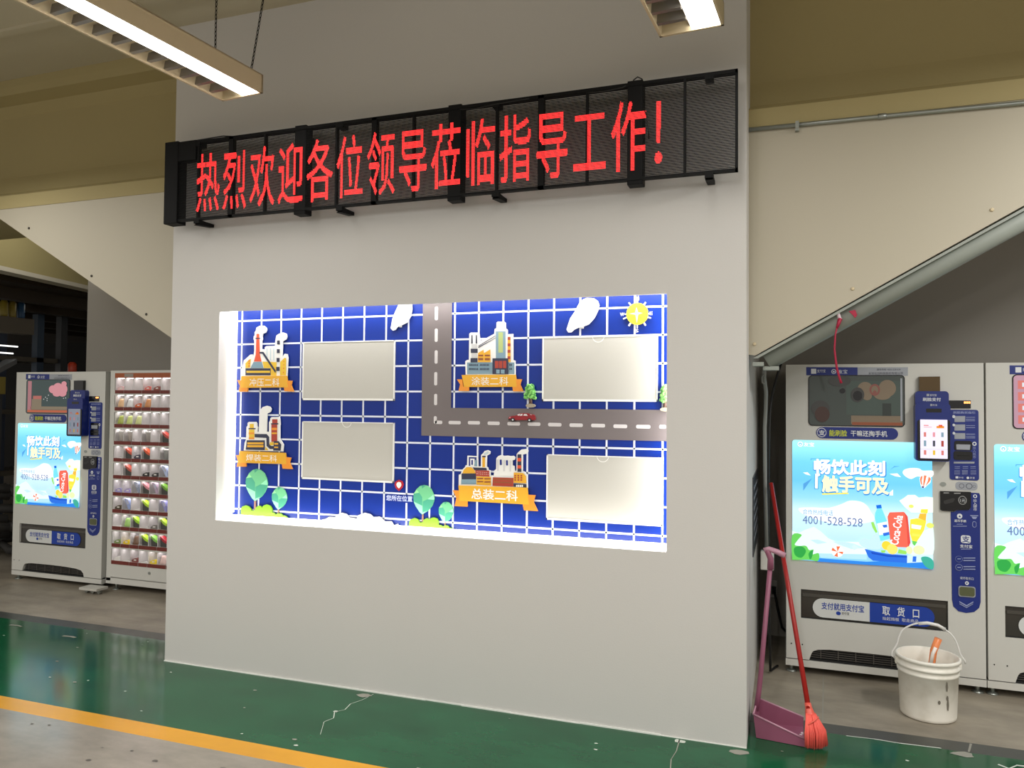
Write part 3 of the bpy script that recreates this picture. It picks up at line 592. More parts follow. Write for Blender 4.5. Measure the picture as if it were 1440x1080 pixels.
# ------------------------------------------------------------------ mesh builder
class MB:
    def __init__(s): s.bm = bmesh.new(); s.mats = []
    def mi(s, m):
        if m not in s.mats: s.mats.append(m)
        return s.mats.index(m)
    def face(s, pts, m, smooth=False):
        f = s.bm.faces.new([s.bm.verts.new(p) for p in pts]); f.material_index = s.mi(m); f.smooth = smooth
        return f
    def box(s, x0, x1, y0, y1, z0, z1, m):
        v = [s.bm.verts.new((x, y, z)) for z in (z0, z1) for y in (y0, y1) for x in (x0, x1)]
        k = s.mi(m)
        for q in ((0,2,3,1),(4,5,7,6),(0,1,5,4),(2,6,7,3),(0,4,6,2),(1,3,7,5)):
            f = s.bm.faces.new([v[i] for i in q]); f.material_index = k
        return s
    def prism(s, pts, y0, y1, m, my=None):            # polygon in (x, z), from y0 (front) back to y1
        k = s.mi(m); k2 = s.mi(my) if my else k
        a = [s.bm.verts.new((p[0], y0, p[1])) for p in pts]; b = [s.bm.verts.new((p[0], y1, p[1])) for p in pts]
        f = s.bm.faces.new(a); f.material_index = k
        f = s.bm.faces.new(b[::-1]); f.material_index = k2
        for i in range(len(a)):
            j = (i+1) % len(a)
            f = s.bm.faces.new((a[j], a[i], b[i], b[j])); f.material_index = k2
        return s
    def prismx(s, pts, x0, x1, m):                    # polygon in (y, z), along x
        k = s.mi(m)
        a = [s.bm.verts.new((x0, p[0], p[1])) for p in pts]; b = [s.bm.verts.new((x1, p[0], p[1])) for p in pts]
        for f in (a, b[::-1]): s.bm.faces.new(f).material_index = k
        for i in range(len(a)):
            j = (i+1) % len(a); s.bm.faces.new((a[j], a[i], b[i], b[j])).material_index = k
        return s
    def tube(s, pts, r, m, n=10, r1=None, cap=True):
        pts = [Vector(p) for p in pts]; rings = []; k = s.mi(m); up = None
        for i, p in enumerate(pts):
            d = (pts[min(i+1, len(pts)-1)] - pts[max(i-1, 0)]).normalized()
            if up is None or abs(up.dot(d)) > .99:
                up = Vector((0,0,1)) if abs(d.z) < .9 else Vector((1,0,0))
            a = d.cross(up).normalized(); b = a.cross(d).normalized(); up = b
            t = i / max(1, len(pts)-1); rr = r if r1 is None else r + (r1-r)*t
            rings.append([s.bm.verts.new(p + (a*math.cos(2*math.pi*j/n) + b*math.sin(2*math.pi*j/n))*rr) for j in range(n)])
        for i in range(len(rings)-1):
            for j in range(n):
                f = s.bm.faces.new((rings[i][j], rings[i][(j+1)%n], rings[i+1][(j+1)%n], rings[i+1][j])); f.material_index = k; f.smooth = True
        if cap:
            for q in (rings[0][::-1], rings[-1]):
                f = s.bm.faces.new(q); f.material_index = k
        return s
    def lathe(s, prof, c, m, n=40):                   # prof: (radius, z)
        k = s.mi(m); rings = [[s.bm.verts.new((c[0]+r*math.cos(2*math.pi*j/n), c[1]+r*math.sin(2*math.pi*j/n), c[2]+z)) for j in range(n)] for r, z in prof]
        for i in range(len(rings)-1):
            for j in range(n):
                f = s.bm.faces.new((rings[i][j], rings[i][(j+1)%n], rings[i+1][(j+1)%n], rings[i+1][j])); f.material_index = k; f.smooth = True
        for q in (rings[0][::-1], rings[-1]):
            f = s.bm.faces.new(q); f.material_index = k
        return s
    def build(s, name, parent=None, loc=None, recalc=True, bevel=0, sharp=None):
        if recalc: bmesh.ops.recalc_face_normals(s.bm, faces=s.bm.faces)
        me = bpy.data.meshes.new(name); s.bm.to_mesh(me); s.bm.free()
        for m in s.mats: me.materials.append(m)
        o = bpy.data.objects.new(name, me); COL.objects.link(o)
        if parent: o.parent = parent
        if loc: o.location = loc
        if bevel:
            b = o.modifiers.new('bevel', 'BEVEL'); b.width = bevel; b.segments = 2; b.limit_method = 'ANGLE'
        return o

def rr(x0, z0, x1, z1, r, n=5):                       # rounded rectangle outline (x, z)
    x0, x1 = min(x0, x1), max(x0, x1); z0, z1 = min(z0, z1), max(z0, z1); r = min(r, (x1-x0)/2.001, (z1-z0)/2.001)
    P = []
    for cx, cz, a0 in ((x1-r, z1-r, 0), (x0+r, z1-r, 90), (x0+r, z0+r, 180), (x1-r, z0+r, 270)):
        for i in range(n+1):
            a = math.radians(a0 + 90*i/n); P.append((cx + r*math.cos(a), cz + r*math.sin(a)))
    return P
def ell(cx, cz, rx, rz, n=28): return [(cx + rx*math.cos(2*math.pi*i/n), cz + rz*math.sin(2*math.pi*i/n)) for i in range(n)]

TXT = {}
def text2d(s, bold=0, res=2):
    key = (s, bold)
    if key not in TXT:
        cu = bpy.data.curves.new('lettering', 'FONT'); cu.body = s; cu.size = 1; cu.resolution_u = res
        cu.fill_mode = 'FRONT'
        o = bpy.data.objects.new('lettering', cu); COL.objects.link(o)
        dg = bpy.context.evaluated_depsgraph_get()
        me = bpy.data.meshes.new_from_object(o.evaluated_get(dg))
        me.calc_loop_triangles()
        V0 = [(v.co.x, v.co.y) for v in me.vertices]; T0 = [tuple(t.vertices) for t in me.loop_triangles]
        r = .018*bold; sh = [(0,0)] if not bold else [(r*a, r*b) for a, b in ((1,0), (-1,0), (0,1), (0,-1), (.7,.7), (-.7,.7), (.7,-.7), (-.7,-.7))]
        VV = []; TT = []
        for a, b in sh:
            n0 = len(VV); VV += [(x+a, y+b) for x, y in V0]; TT += [tuple(i+n0 for i in t) for t in T0]
        TXT[key] = (VV, TT, len(V0))
        bpy.data.objects.remove(o); bpy.data.curves.remove(cu); bpy.data.meshes.remove(me)
    return TXT[key]
def add_text(mb, s, x0, z0, x1, z1, y, m, bold=0, shear=0, rot=None):
    V, T, NV = text2d(s, bold)
    if not V: return
    a0 = min(v[0] for v in V); a1 = max(v[0] for v in V); b0 = min(v[1] for v in V); b1 = max(v[1] for v in V)
    k = mb.mi(m); vs = []
    for i, (u, w) in enumerate(V):
        fu = (u-a0)/(a1-a0 or 1); fw = (w-b0)/(b1-b0 or 1)
        if rot: p = rot(fu, fw)
        else: p = (x0 + (x1-x0)*fu + shear*(fw-.5)*(z1-z0), z0 + (z1-z0)*fw)
        vs.append(mb.bm.verts.new((p[0], y - (i//NV)*.00006, p[1])))
    for t in T:
        try: mb.bm.faces.new([vs[i] for i in t]).material_index = k
        except ValueError: pass
def smooth_poly(P, n=4):
    out = []
    for i in range(len(P)):
        p0, p1, p2, p3 = (Vector(P[(i+j-1) % len(P)]) for j in range(4))
        for q in range(n):
            t = q/n
            out.append(tuple(.5*((2*p1) + (p2-p0)*t + (2*p0-5*p1+4*p2-p3)*t*t + (3*p1-p0-3*p2+p3)*t**3)))
    return out
def outline(sh):
    k, c, d = sh
    if k == 'p': return [(a/1000, b/1000) for a, b in d]
    if k == 's': return smooth_poly([(a/1000, b/1000) for a, b in d])
    if k == 'e': return ell(d[0]/1000, d[1]/1000, d[2]/1000, d[3]/1000)
    if k == 'r':
        (a, b), (e, f) = d; r = min(abs(a-e), abs(b-f))/1000
        return rr(a/1000, b/1000, e/1000, f/1000, min(.012, r/2) if c not in ('mblue', 'mwhite') else r*.48 if r < .13 else .014)
def art(mb, shapes, y, step=.00014, thick=0, shear=0, th=.009):
    yy = y
    for i, sh in enumerate(shapes):
        yy -= step + (.0005 if i and shapes[i-1][0] == 't' and shapes[i-1][2][5] else 0)
        if sh[0] == 't':
            s, x0, z0, x1, z1, bold = sh[2]
            add_text(mb, s, x0/1000, min(z0, z1)/1000, x1/1000, max(z0, z1)/1000, yy - (th if thick else 0), pm(sh[1]), bold, shear)
        else:
            P = outline(sh)
            if thick and i < thick: mb.prism(P, yy - th, y, pm(sh[1]))
            else: mb.face([(p[0], yy - (th if thick else 0), p[1]) for p in P], pm(sh[1]))
    return mb

def empty(name, loc=(0,0,0)):
    o = bpy.data.objects.new(name, None); o.empty_display_size = .1; COL.objects.link(o); o.location = loc
    return o
def tag(o, label, cat, group=None):
    o['label'] = label; o['category'] = cat
    if group: o['group'] = group
    return o
def struct(o): o['kind'] = 'structure'; return o

# ------------------------------------------------------------------ base materials
WALL = mat('painted_plaster', (205,203,199), rough=.62, vary=.02, scale=1.2, bump=.05, bscale=120, spec=.35)
BEAMP = mat('cream_concrete_paint', (196,188,160), rough=.7, vary=.05, scale=1.5, bump=.1, bscale=40)
WEBP = mat('aged_yellow_concrete', (170,156,110), rough=.75, vary=.06, scale=1.2, bump=.12, bscale=30)
BOARD = mat('cream_board', (184,177,158), rough=.6, vary=.02, scale=1)
CEILP = mat('ceiling_paint', (196,188,164), rough=.8, vary=.04, scale=1)
GREYW = mat('grey_wall_paint', (158,153,144), rough=.8, vary=.04, scale=1)
BLK = mat('matt_black_metal', (11,11,12), rough=.65, vary=.05, spec=.2)
SLAT = mat('black_slat_plastic', (14,14,14), rough=.6, vary=.05, spec=.15)
CREAM = mat('cream_enamel', (208,192,158), rough=.45, vary=.04)
ALU = mat('louver_aluminium', (150,146,140), rough=.35, metal=.6, vary=.05)
STEEL = mat('galvanised_steel', (160,165,160), rough=.35, metal=.8, vary=.08)
MWHITE = mat('machine_white_enamel', (206,205,198), rough=.38, vary=.02, scale=2)
MGREYM = mat('machine_grey_side', (120,120,116), rough=.5, vary=.03)
DARK = mat('dark_recess', (22,22,22), rough=.8, vary=.1)
GLOSSB = mat('glossy_black_plastic', (12,12,14), rough=.18, vary=.05)
BLUEP = mat('deep_blue_plastic', (20,40,118), rough=.32, vary=.03)
RUBBER = mat('black_rubber', (20,20,20), rough=.6, vary=.1)

# ------------------------------------------------------------------ floor
def floor_mat(name, col, rough, vary=.12, scale=2.5, spec=.5, bump=.03):
    m = mat(name, col, rough=rough, vary=vary, scale=scale, spec=spec, bump=bump, bscale=3.5)
    nt = m.node_tree; n = nt.nodes; b = n['Principled BSDF']
    tc = n['Texture Coordinate']; no = n.new('ShaderNodeTexNoise'); mr = n.new('ShaderNodeMapRange')
    no.inputs['Scale'].default_value = 5; no.inputs['Detail'].default_value = 6
    mr.inputs[3].default_value = rough*.75; mr.inputs[4].default_value = rough*1.35
    nt.links.new(tc.outputs['Object'], no.inputs['Vector']); nt.links.new(no.outputs['Fac'], mr.inputs[0]); nt.links.new(mr.outputs[0], b.inputs['Roughness'])
    mx = n['Mix']; mp = n.new('ShaderNodeMapping'); n3 = n.new('ShaderNodeTexNoise'); st = n.new('ShaderNodeMapRange')   # broad smeary staining
    mp.inputs['Scale'].default_value = (1, 2.2, 1); n3.inputs['Scale'].default_value = scale*.6; n3.inputs['Detail'].default_value = 9; n3.inputs['Roughness'].default_value = .65
    st.inputs[1].default_value = .34; st.inputs[2].default_value = .66
    nt.links.new(tc.outputs['Object'], mp.inputs[0]); nt.links.new(mp.outputs[0], n3.inputs['Vector']); nt.links.new(n3.outputs['Fac'], st.inputs[0]); nt.links.new(st.outputs[0], mx.inputs[0])
    return m
GREEN = floor_mat('green_epoxy', (20,82,52), .13, vary=.25, scale=2.5, spec=.32)
YELL = floor_mat('yellow_line_paint', (222,158,30), .22, vary=.08)
FLG = floor_mat('pale_grey_epoxy', (150,143,132), .17, vary=.16, scale=4)
BORD = floor_mat('dark_grey_border', (62,64,60), .3)
CONC = floor_mat('brown_grey_concrete', (148,139,124), .45, vary=.3, scale=2.2)
CHIP = mat('chipped_paint_white', (205,210,200), rough=.6, vary=.05)
CHIPG = mat('chipped_paint_grey', (150,148,138), rough=.6, vary=.1)
fl = MB()
for y0, y1, m in ((-14, -.925, FLG), (-.925, -.795, YELL), (-.795, .335, GREEN), (.335, .461, BORD), (.461, 14, CONC)):
    fl.face([(-22, y0, 0), (12, y0, 0), (12, y1, 0), (-22, y1, 0)], m)
def streak(pts, w, m, z=.0012):
    for a, b in zip(pts, pts[1:]):
        a = Vector(a); b = Vector(b); d = (b-a).normalized(); n = Vector((-d.y, d.x))*w*random.uniform(.5, 1.4)
        fl.face([(a.x-n.x, a.y-n.y, z), (b.x-n.x, b.y-n.y, z), (b.x+n.x*.7, b.y+n.y*.7, z), (a.x+n.x, a.y+n.y, z)], m)
def blob(x, y, r, m, sx=1.6, n=9, z=.0012):
    fl.face([(x + sx*r*random.uniform(.6, 1.2)*math.cos(2*math.pi*i/n), y + r*random.uniform(.6, 1.2)*math.sin(2*math.pi*i/n), z) for i in range(n)], m)
streak([(-2.053,-.03), (-2.07,-.13), (-2.10,-.2), (-2.085,-.28), (-2.12,-.33), (-2.08,-.4), (-2.1,-.46), (-2.03,-.6)], .0026, CHIP)
blob(-2.09, -.06, .03, CHIPG); blob(-2.12,-.32,.012,CHIP)
streak([(-.321,-.02), (-.318,-.15), (-.33,-.25), (-.314,-.4)], .0025, CHIPG); blob(-.32,-.035,.022,CHIP); blob(-.03,-.06,.03,CHIPG)
streak([(.431,2.0), (.40,1.2), (.366,.48)], .003, CHIPG)
streak([(.47,.33), (.60,.338), (.72,.33), (.9,.34)], .006, CHIP); streak([(1.05,.45), (1.02,.34)], .004, CHIPG)
blob(.99,.30,.035,CHIPG)
streak([(1.15,.2), (1.2,.26), (1.3,.27)], .008, CHIP); streak([(1.12,.24), (1.17,.2)], .008, CHIP)
for i in range(46):
    x = random.uniform(-5.4, 1.4); y = random.uniform(-.75, .3)
    if -3.6 < x < 0 and y > -.04: continue
    blob(x, y, random.uniform(.003, .010), CHIP if i % 2 else CHIPG)
for i in range(22): blob(random.uniform(-4.6, -2.2), random.uniform(-1.5, -.95), random.uniform(.004, .014), mat('dark_scuff', (92,88,82), rough=.5))
for x, y in ((-5.2,.22), (-4.6,.16)): streak([(x-.07,y), (x,y+.01), (x+.05,y)], .01, CHIPG)
struct(fl.build('floor'))

# ------------------------------------------------------------------ display wall with a lit recess
W0, W1 = -3.599, 0.0
wl = MB(); T = 4.147
wl.box(W0, -3.217, 0, 1.96, 0, T, WALL)
wl.box(-3.217, W1, 0, 1.96, 0, .9265, WALL)
wl.box(-3.217, W1, 0, .012, 2.2486, T, WALL); wl.box(-3.217, W1, .012, 1.96, 2.305, T, WALL)
wl.box(-.3917, W1, 0, .012, .9265, 2.2486, WALL); wl.box(-.345, W1, .012, 1.96, .9265, 2.305, WALL)
wl.box(-3.217, -.345, .172, 1.96, .9265, 2.305, WALL)
struct(wl.build('wall_front'))
c = MB()
random.seed(3)
x = W0
while x < 0:
    L = min(random.uniform(.1, .5), -x); d = random.uniform(.004, .010)
    c.box(x, x+L, -d, 0, 0, random.uniform(.003, .008), mat('white_sealant', (228,230,224), rough=.5)); x += L
struct(c.build('trim_1'))

# ------------------------------------------------------------------ ceiling, beam, haunches, rear wall
c = MB(); c.box(-22, 12, -14, 14, T, T+.2, CEILP); struct(c.build('ceiling'))
c = MB(); c.box(-12, -3.6, -.36, -.30, T-.02, T, CEILP); c.box(-12, -3.6, .28, .36, T-.012, T, CEILP); struct(c.build('trim_2'))
for nm, xa, xb in (('wall_beam_left', -12, W0), ('wall_beam_right', W1, 8)):
    b = MB()
    b.prismx([(.245,3.145), (.245,3.245), (.27,3.262), (.36,3.275), (.40,3.32), (.42,3.45), (.42,3.93), (.36,4.0), (.25,4.03), (.245,4.09), (.245,T), (1.1,T), (1.1,4.05), (.9,3.95), (.9,3.3), (1.05,3.25), (1.05,3.145)], xa, xb, WEBP)
    struct(b.build(nm))
b = MB(); b.prism([(0, 3.146), (0, 1.945), (.032, 1.94), (2.14, 3.146)], .25, .275, BOARD); struct(b.build('wall_haunch_right'))
b = MB(); b.prism([(W0, 3.146), (-5.656, 3.146), (W0, 1.982)], .25, .275, BOARD); struct(b.build('wall_haunch_left'))
c = MB(); EDGE = mat('haunch_edge_metal', (150,156,148), rough=.5, vary=.1, scale=8)
c.tube([(.085,.325,1.915), (2.2,.325,3.12)], .052, EDGE, 24)
c.prism([(.02,1.925), (.045,1.925), (2.16,3.13), (2.135,3.13)], .246, .29, EDGE)
c.box(.02, .075, .24, .33, 1.885, 1.905, EDGE); c.box(.07, .15, .29, .36, 1.865, 1.885, EDGE)
struct(c.build('trim_3'))
SCREW = mat('screw_head', (60,56,50), rough=.4, metal=.5)
for i, (x, z, m) in enumerate(((-5.217,2.979,SCREW), (-4.58,2.585,SCREW), (-4.062,2.288,SCREW), (.503,2.272,CREAM), (.029,2.0,CREAM), (1.118,2.626,CREAM))):
    s = MB(); s.lathe([(.009,0), (.009,.004), (.006,.007)], (0,0,0), m, 12); o = s.build('screw'); o.rotation_euler = (math.radians(90),0,0); o.location = (x, .25, z)
    tag(o, ['dark screw head on the left gusset board, nearest the frame edge', 'dark screw head on the left gusset board, middle of its row of three', 'dark screw head on the left gusset board, lowest and nearest the white wall',
        'pale clip on the right gusset board above the red ribbon', 'pale clip on the right gusset board beside the white wall', 'pale hook screw on the right gusset board near the frame edge'][i], 'screw', 'screw heads on the gusset boards')
b = MB(); b.box(-6.62, 8, 2.02, 2.2, 0, T, GREYW); struct(b.build('wall_back'))
# conduit pipe under the right beam
p = empty('conduit_pipe', (0, .235, 3.136))
tag(p, 'thin steel conduit running under the yellow beam above the right gusset board', 'pipe')
m = MB(); m.tube([(0.002,0,0), (.62,0,-.004), (1.25,0,-.012), (3.2,0,-.02)], .011, STEEL, 12); m.build('tube', p)
m = MB(); m.box(.232,.25,-.016,.014,-.036,.014,STEEL); m.build('clamp', p)
m = MB(); m.tube([(.62,0,-.004), (.66,0,-.004)], .0145, STEEL, 12); m.build('coupling', p)

# ------------------------------------------------------------------ dark workshop seen at far left
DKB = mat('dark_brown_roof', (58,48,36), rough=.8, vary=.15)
FAS = mat('yellowed_fascia_paint', (178,164,112), rough=.7, vary=.05, scale=1)
dx, dy = -.205, .979
def along(t, off=0): return (-7.26 + dx*t - dy*off, 1.5 + dy*t + dx*off)
f = MB()
for z0, z1, o0, o1, m in ((3.03, T, 0, .14, FAS), (2.985, 3.03, -.02, .16, mat('white_edge_trim', (214,206,184), rough=.5))):
    P = [along(-1.0, o0), along(7, o0), along(7, o1), along(-1.0, o1)]
    k = f.mi(m); a = [f.bm.verts.new((q[0], q[1], z0)) for q in P]; b2 = [f.bm.verts.new((q[0], q[1], z1)) for q in P]
    for fc in (a[::-1], b2): f.bm.faces.new(fc).material_index = k
    for i in range(4): f.bm.faces.new((a[i], a[(i+1)%4], b2[(i+1)%4], b2[i])).material_index = k
struct(f.build('wall_left'))
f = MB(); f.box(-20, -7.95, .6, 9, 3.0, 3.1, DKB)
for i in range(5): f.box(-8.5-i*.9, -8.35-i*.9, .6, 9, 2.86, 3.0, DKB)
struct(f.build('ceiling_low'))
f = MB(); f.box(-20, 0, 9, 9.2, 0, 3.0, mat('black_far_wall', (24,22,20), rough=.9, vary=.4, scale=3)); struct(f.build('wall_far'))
def simple(name, fn, label, cat, group=None):
    m = MB(); fn(m); return tag(m.build(name), label, cat, group)
R0 = empty('storage_rack', (-9.4, 3.6, 0)); tag(R0, 'dark storage rack in the unlit workshop behind the left vending machine', 'rack')
for i, (x, y, cl) in enumerate(((-.3,-.7,(70,30,20)), (-.1,-.35,(30,44,66)), (0,.1,(40,60,80)), (.05,.42,(34,36,40)))):
    m = MB(); m.box(x-.05, x+.05, y-.05, y+.05, 0, 2.85, mat('rack_post_%d' % i, cl, rough=.5)); m.build('upright', R0)
for z in (.7, 1.5, 2.2):
    m = MB(); m.box(-.6, .05, -.8, .5, z, z+.06, mat('rack_board', (74,68,56), rough=.6)); m.build('shelf_board', R0)
simple('steel_beam', lambda m: m.box(-9.2, -9.0, 2.2, 3.32, 2.53, 2.73, mat('dusty_beam', (112,104,90), rough=.7)), 'dusty grey beam crossing the dark workshop high at the left edge', 'beam')
for i, (yy, cl, z0, z1) in enumerate(((2.98,(170,150,50),2.78,3.0), (3.09,(160,140,54),2.78,3.0), (3.21,(50,90,130),2.78,3.0))):
    simple('cylinder_bottle', lambda m: m.lathe([(.04,0), (.045,.02), (.045,z1-z0-.04), (.02,z1-z0)], (-9.1,yy,2.735), mat('bottle_%d' % i, cl, rough=.4), 16),
           ['mustard container standing on the dusty beam, leftmost of three', 'mustard container standing on the dusty beam, in the middle', 'blue container standing on the dusty beam, rightmost of three'][i], 'container', 'containers on the dusty beam')
L0 = empty('work_lamp', (-9.0, 3.62, 3.0)); tag(L0, 'small bright work lamp glowing in the dark workshop at left', 'lamp')
m = MB(); m.box(-.04, .04, -.05, .05, -.03, 0.03, mat('lamp_glow', (255,245,225), emit=14)); m.build('lens', L0)
m = MB(); m.box(-.07,-.04,-.07,.07,-.05,.05,BLK); m.tube([(-.05,0,.03), (-.05,0,.09)], .01, BLK); m.build('lamp_housing', L0)
for i, zz in enumerate((2.36, 2.27)):
    simple('tube_light', lambda m: m.box(-9.004, -8.996, 2.8, 2.81, zz, 3.0, BLK) and m.tube([(-9,2.5,zz), (-9,3.10-.06*i,zz)], .009, mat('dim_tube', (235,235,230), emit=2.2), 10), ['upper white tube light at the left frame edge in the workshop', 'lower white tube light at the left frame edge in the workshop'][i], 'lamp', 'workshop tube lights')
def incl(m):
    for q in ((-9.1,-8.9),):
        m.prismx([(2.4,1.78), (3.02,2.14), (3.02,2.2), (2.4,1.86)], q[0], q[1], mat('grey_panel', (92,92,92), rough=.5)); m.box(-9.03,-8.97,2.68,2.74,0,1.98,BLK)
simple('tilted_panel', incl, 'tilted grey panel at the left frame edge above the vending machine', 'panel')
B0 = empty('beacon_light', (-9.0, 3.9, 2.07)); tag(B0, 'small orange red beacon just above the left vending machine', 'beacon')
m = MB(); m.lathe([(.05,0), (.055,.02), (.055,.11), (.03,.14)], (0,0,0), mat('beacon_red', (190,60,30), rough=.4), 20); m.build('beacon_lens', B0)
m = MB(); m.lathe([(.03,-2.07), (.03,-.03), (.06,-.03), (.06,0)], (0,0,0), BLK, 16); m.build('beacon_post', B0)
simple('machine_tool', lambda m: (m.box(-10.2,-9.2,1.2,2.6,0,1.62,mat('tool_dark', (40,40,42), rough=.5)), m.box(-10,-9.4,1.6,2.2,1.62,2.1,mat('tool_dark', (40,40,42))), m.box(-9.2,-9.17,1.5,2.4,.9,1.45,mat('tool_panel',(70,72,74)))), 'dark machine tool standing at the left frame edge in the workshop', 'machine')
def heap(m):
    random.seed(5)
    for i in range(12):
        x = -7.75 + random.uniform(-.2,.2); y = 1.75 + random.uniform(-.4,.4); z = .08 + i*.065
        m.tube([(x-.3,y-.3,z), (x-.1,y+.1,z+.05), (x+.15,y,z+.02), (x+.3,y+.3,z-.03)], .05, mat('dark_tarp', (52,50,48), rough=.7), 8)
simple('tarpaulin_heap', heap, 'heap of dark rolled tarpaulin on the floor left of the left vending machine', 'tarpaulin')
simple('yellow_bin', lambda m: (m.box(-8.8,-8.4,2.1,2.5,1.75,1.95,mat('bin_yellow',(120,104,30))), m.box(-8.78,-8.42,2.12,2.48,0,1.75,mat('tool_dark',(40,40,42)))), 'small yellow box on a dark stand left of the left vending machine', 'box')

# ------------------------------------------------------------------ ceiling luminaires
TUBE = mat('lit_tube_diffuser', (255,252,246), emit=12)
def make_lamp(name, x, y, z, ang, label, ln=1.35):
    r = empty(name, (x, y, z)); r.rotation_euler = (0, 0, math.radians(ang)); tag(r, label, 'ceiling lamp', 'hanging louvre luminaires')
    w = .147; h = .105                                # local: near end at y=0, runs toward -y, bottom at z=0
    m = MB(); m.box(-w, w, -ln, 0, h-.008, h, CREAM); m.box(-w, -w+.012, -ln, 0, 0, h, CREAM); m.box(w-.012, w, -ln, 0, 0, h, CREAM)
    m.box(-w, w, -.014, 0, 0, h, CREAM); m.box(-w, w, -ln, -ln+.014, 0, h, CREAM); m.build('housing', r)
    m = MB(); m.box(-.004, .004, -ln+.014, -.014, .02, h-.01, ALU); m.build('partition', r)
    n = int(ln/.1)
    for i in range(1, n):
        m = MB(); yy = -ln*i/n; m.prismx([(yy-.012,.012), (yy+.012,.012), (yy+.003,.06), (yy-.003,.06)], -w+.012, -.004, ALU); m.build('louver_blade', r)
    m = MB(); m.tube([(-.072,-ln+.05,.078), (-.072,-.05,.078)], .013, mat('unlit_tube', (170,168,162), rough=.3), 12); m.build('unlit_tube', r)
    m = MB(); m.box(.004, w-.012, -ln+.014, -.014, .008, .016, TUBE); m.build('lit_tube', r)
    return r
LA = make_lamp('hanging_lamp', -2.716, -.43, 3.4, -4.5, 'hanging louvre lamp at the upper left, one half lit, on black chains')
LB = make_lamp('hanging_lamp', -.225, -.40, 3.4, -4.5, 'hanging louvre lamp cut by the top frame edge above the red sign')
CH = mat('chain_black', (24,22,20), rough=.5, metal=.4)
def chain(par, a, b):
    m = MB(); a = Vector(a); b = Vector(b); n = int((b-a).length/.024); d = (b-a)/n
    for i in range(n):
        c0 = a + d*(i+.5); s = Vector((1,0,0)) if i % 2 else Vector((0,1,0)); u = d.normalized()
        m.tube([c0 + u*(.015*math.cos(t)) + s*(.0055*math.sin(t)) for t in [k*math.pi/4 for k in range(9)]], .0024, CH, 5, cap=False)
    return m.build('chain', par)
chain(LA, (.140,-.085,.105), (.20,-.02,.745)); chain(LA, (-.138,-.075,.105), (-.15,-.06,.745))
chain(LA, (.142,-1.25,.105), (.142,-1.25,.745)); chain(LA, (-.142,-1.25,.105), (-.142,-1.25,.745))
for q in ((-.142,-.1), (.142,-.1), (-.142,-1.25), (.142,-1.25)): chain(LB, (q[0],q[1],.105), (q[0],q[1],.745))
def area(name, loc, sx, sy, power, rot=(0,0,0), col=(1,.985,.955), spread=180):
    l = bpy.data.lights.new(name, 'AREA'); l.shape = 'RECTANGLE'; l.size = sx; l.size_y = sy; l.energy = power; l.color = col; l.spread = math.radians(spread)
    o = bpy.data.objects.new(name, l); COL.objects.link(o); o.location = loc; o.rotation_euler = rot; return o
for x in (-7.8, -5.25, -2.75, -.25, 2.3, 4.8):
    for y in (-3.4, -6.0):
        area('ceiling_luminaire_light', (x, y, 3.42), .13, 1.35, 40, (0,0,math.radians(-4.5)))
for x, pw in ((-5.25, 22), (2.3, 66)):
    area('ceiling_luminaire_light', (x, -1.05, 3.42), .13, 1.35, pw, (0,0,math.radians(-4.5)))

area('workshop_lamp_light', (-6.35, 1.65, 3.55), .15, .15, 5, (0, math.radians(75), 0))
# ------------------------------------------------------------------ red LED sign
SG = empty('led_sign', (-1.785, -.14, 2.812)); tag(SG, 'long black see-through LED sign with red Chinese lettering mounted high on the wall', 'sign')
sx0, sx1, sz0, sz1 = -3.534, -.034, 2.812, 3.312
def S(x): return x + 1.785
H = sz1 - sz0
m = MB(); m.box(S(sx0), S(sx1), 0, .03, H-.018, H, BLK); m.box(S(sx0), S(sx1), 0, .03, 0, .014, BLK); m.box(S(sx1)-.012, S(sx1), 0, .03, 0, H, BLK)
for k in range(3):
    xx = S(-1.034-k); m.box(xx-.016, xx+.016, 0, .03, 0, H, BLK)
for xx in (-.287, -.785, -1.285, -1.785, -2.285, -2.785, -3.285): m.box(S(xx)-.006, S(xx)+.006, .001, .025, 0, H, BLK)
m.build('frame', SG)
for xx, w in ((-.535,.08), (-1.534,.08), (-2.534,.08), (-3.49,.105)):
    m = MB(); m.box(S(xx)-w/2, S(xx)+w/2, .004 if w < .1 else -.008, .075, -.022 if w < .1 else -.012, H+.012, BLK); m.build('power_box', SG, bevel=.004)
m = MB(); m.box(S(-3.44), S(-3.30), -.004, .05, H-.12, H+.006, BLK); m.build('controller_box', SG, bevel=.003)
edges = [-.046, -.281, -.495, -.575, -.779, -1.018, -1.05, -1.279, -1.494, -1.574, -1.779, -2.018, -2.05, -2.279, -2.494, -2.574, -2.779, -3.018, -3.05, -3.279, -3.437]
pan = [(-.281,-.046), (-.495,-.293), (-.779,-.575), (-1.018,-.791), (-1.279,-1.05), (-1.494,-1.291), (-1.779,-1.574), (-2.018,-1.791), (-2.279,-2.05), (-2.494,-2.291), (-2.779,-2.574), (-3.018,-2.791), (-3.279,-3.05), (-3.437,-3.291)]
for a, b in pan:
    m = MB()
    for i in range(59):
        z = .018 + i*.0079; m.box(S(a), S(b), .002, .007, z, z+.0035, SLAT)
    m.build('slat_panel', SG)
LEDR = mat('red_led', (255,52,52), emit=1.9)
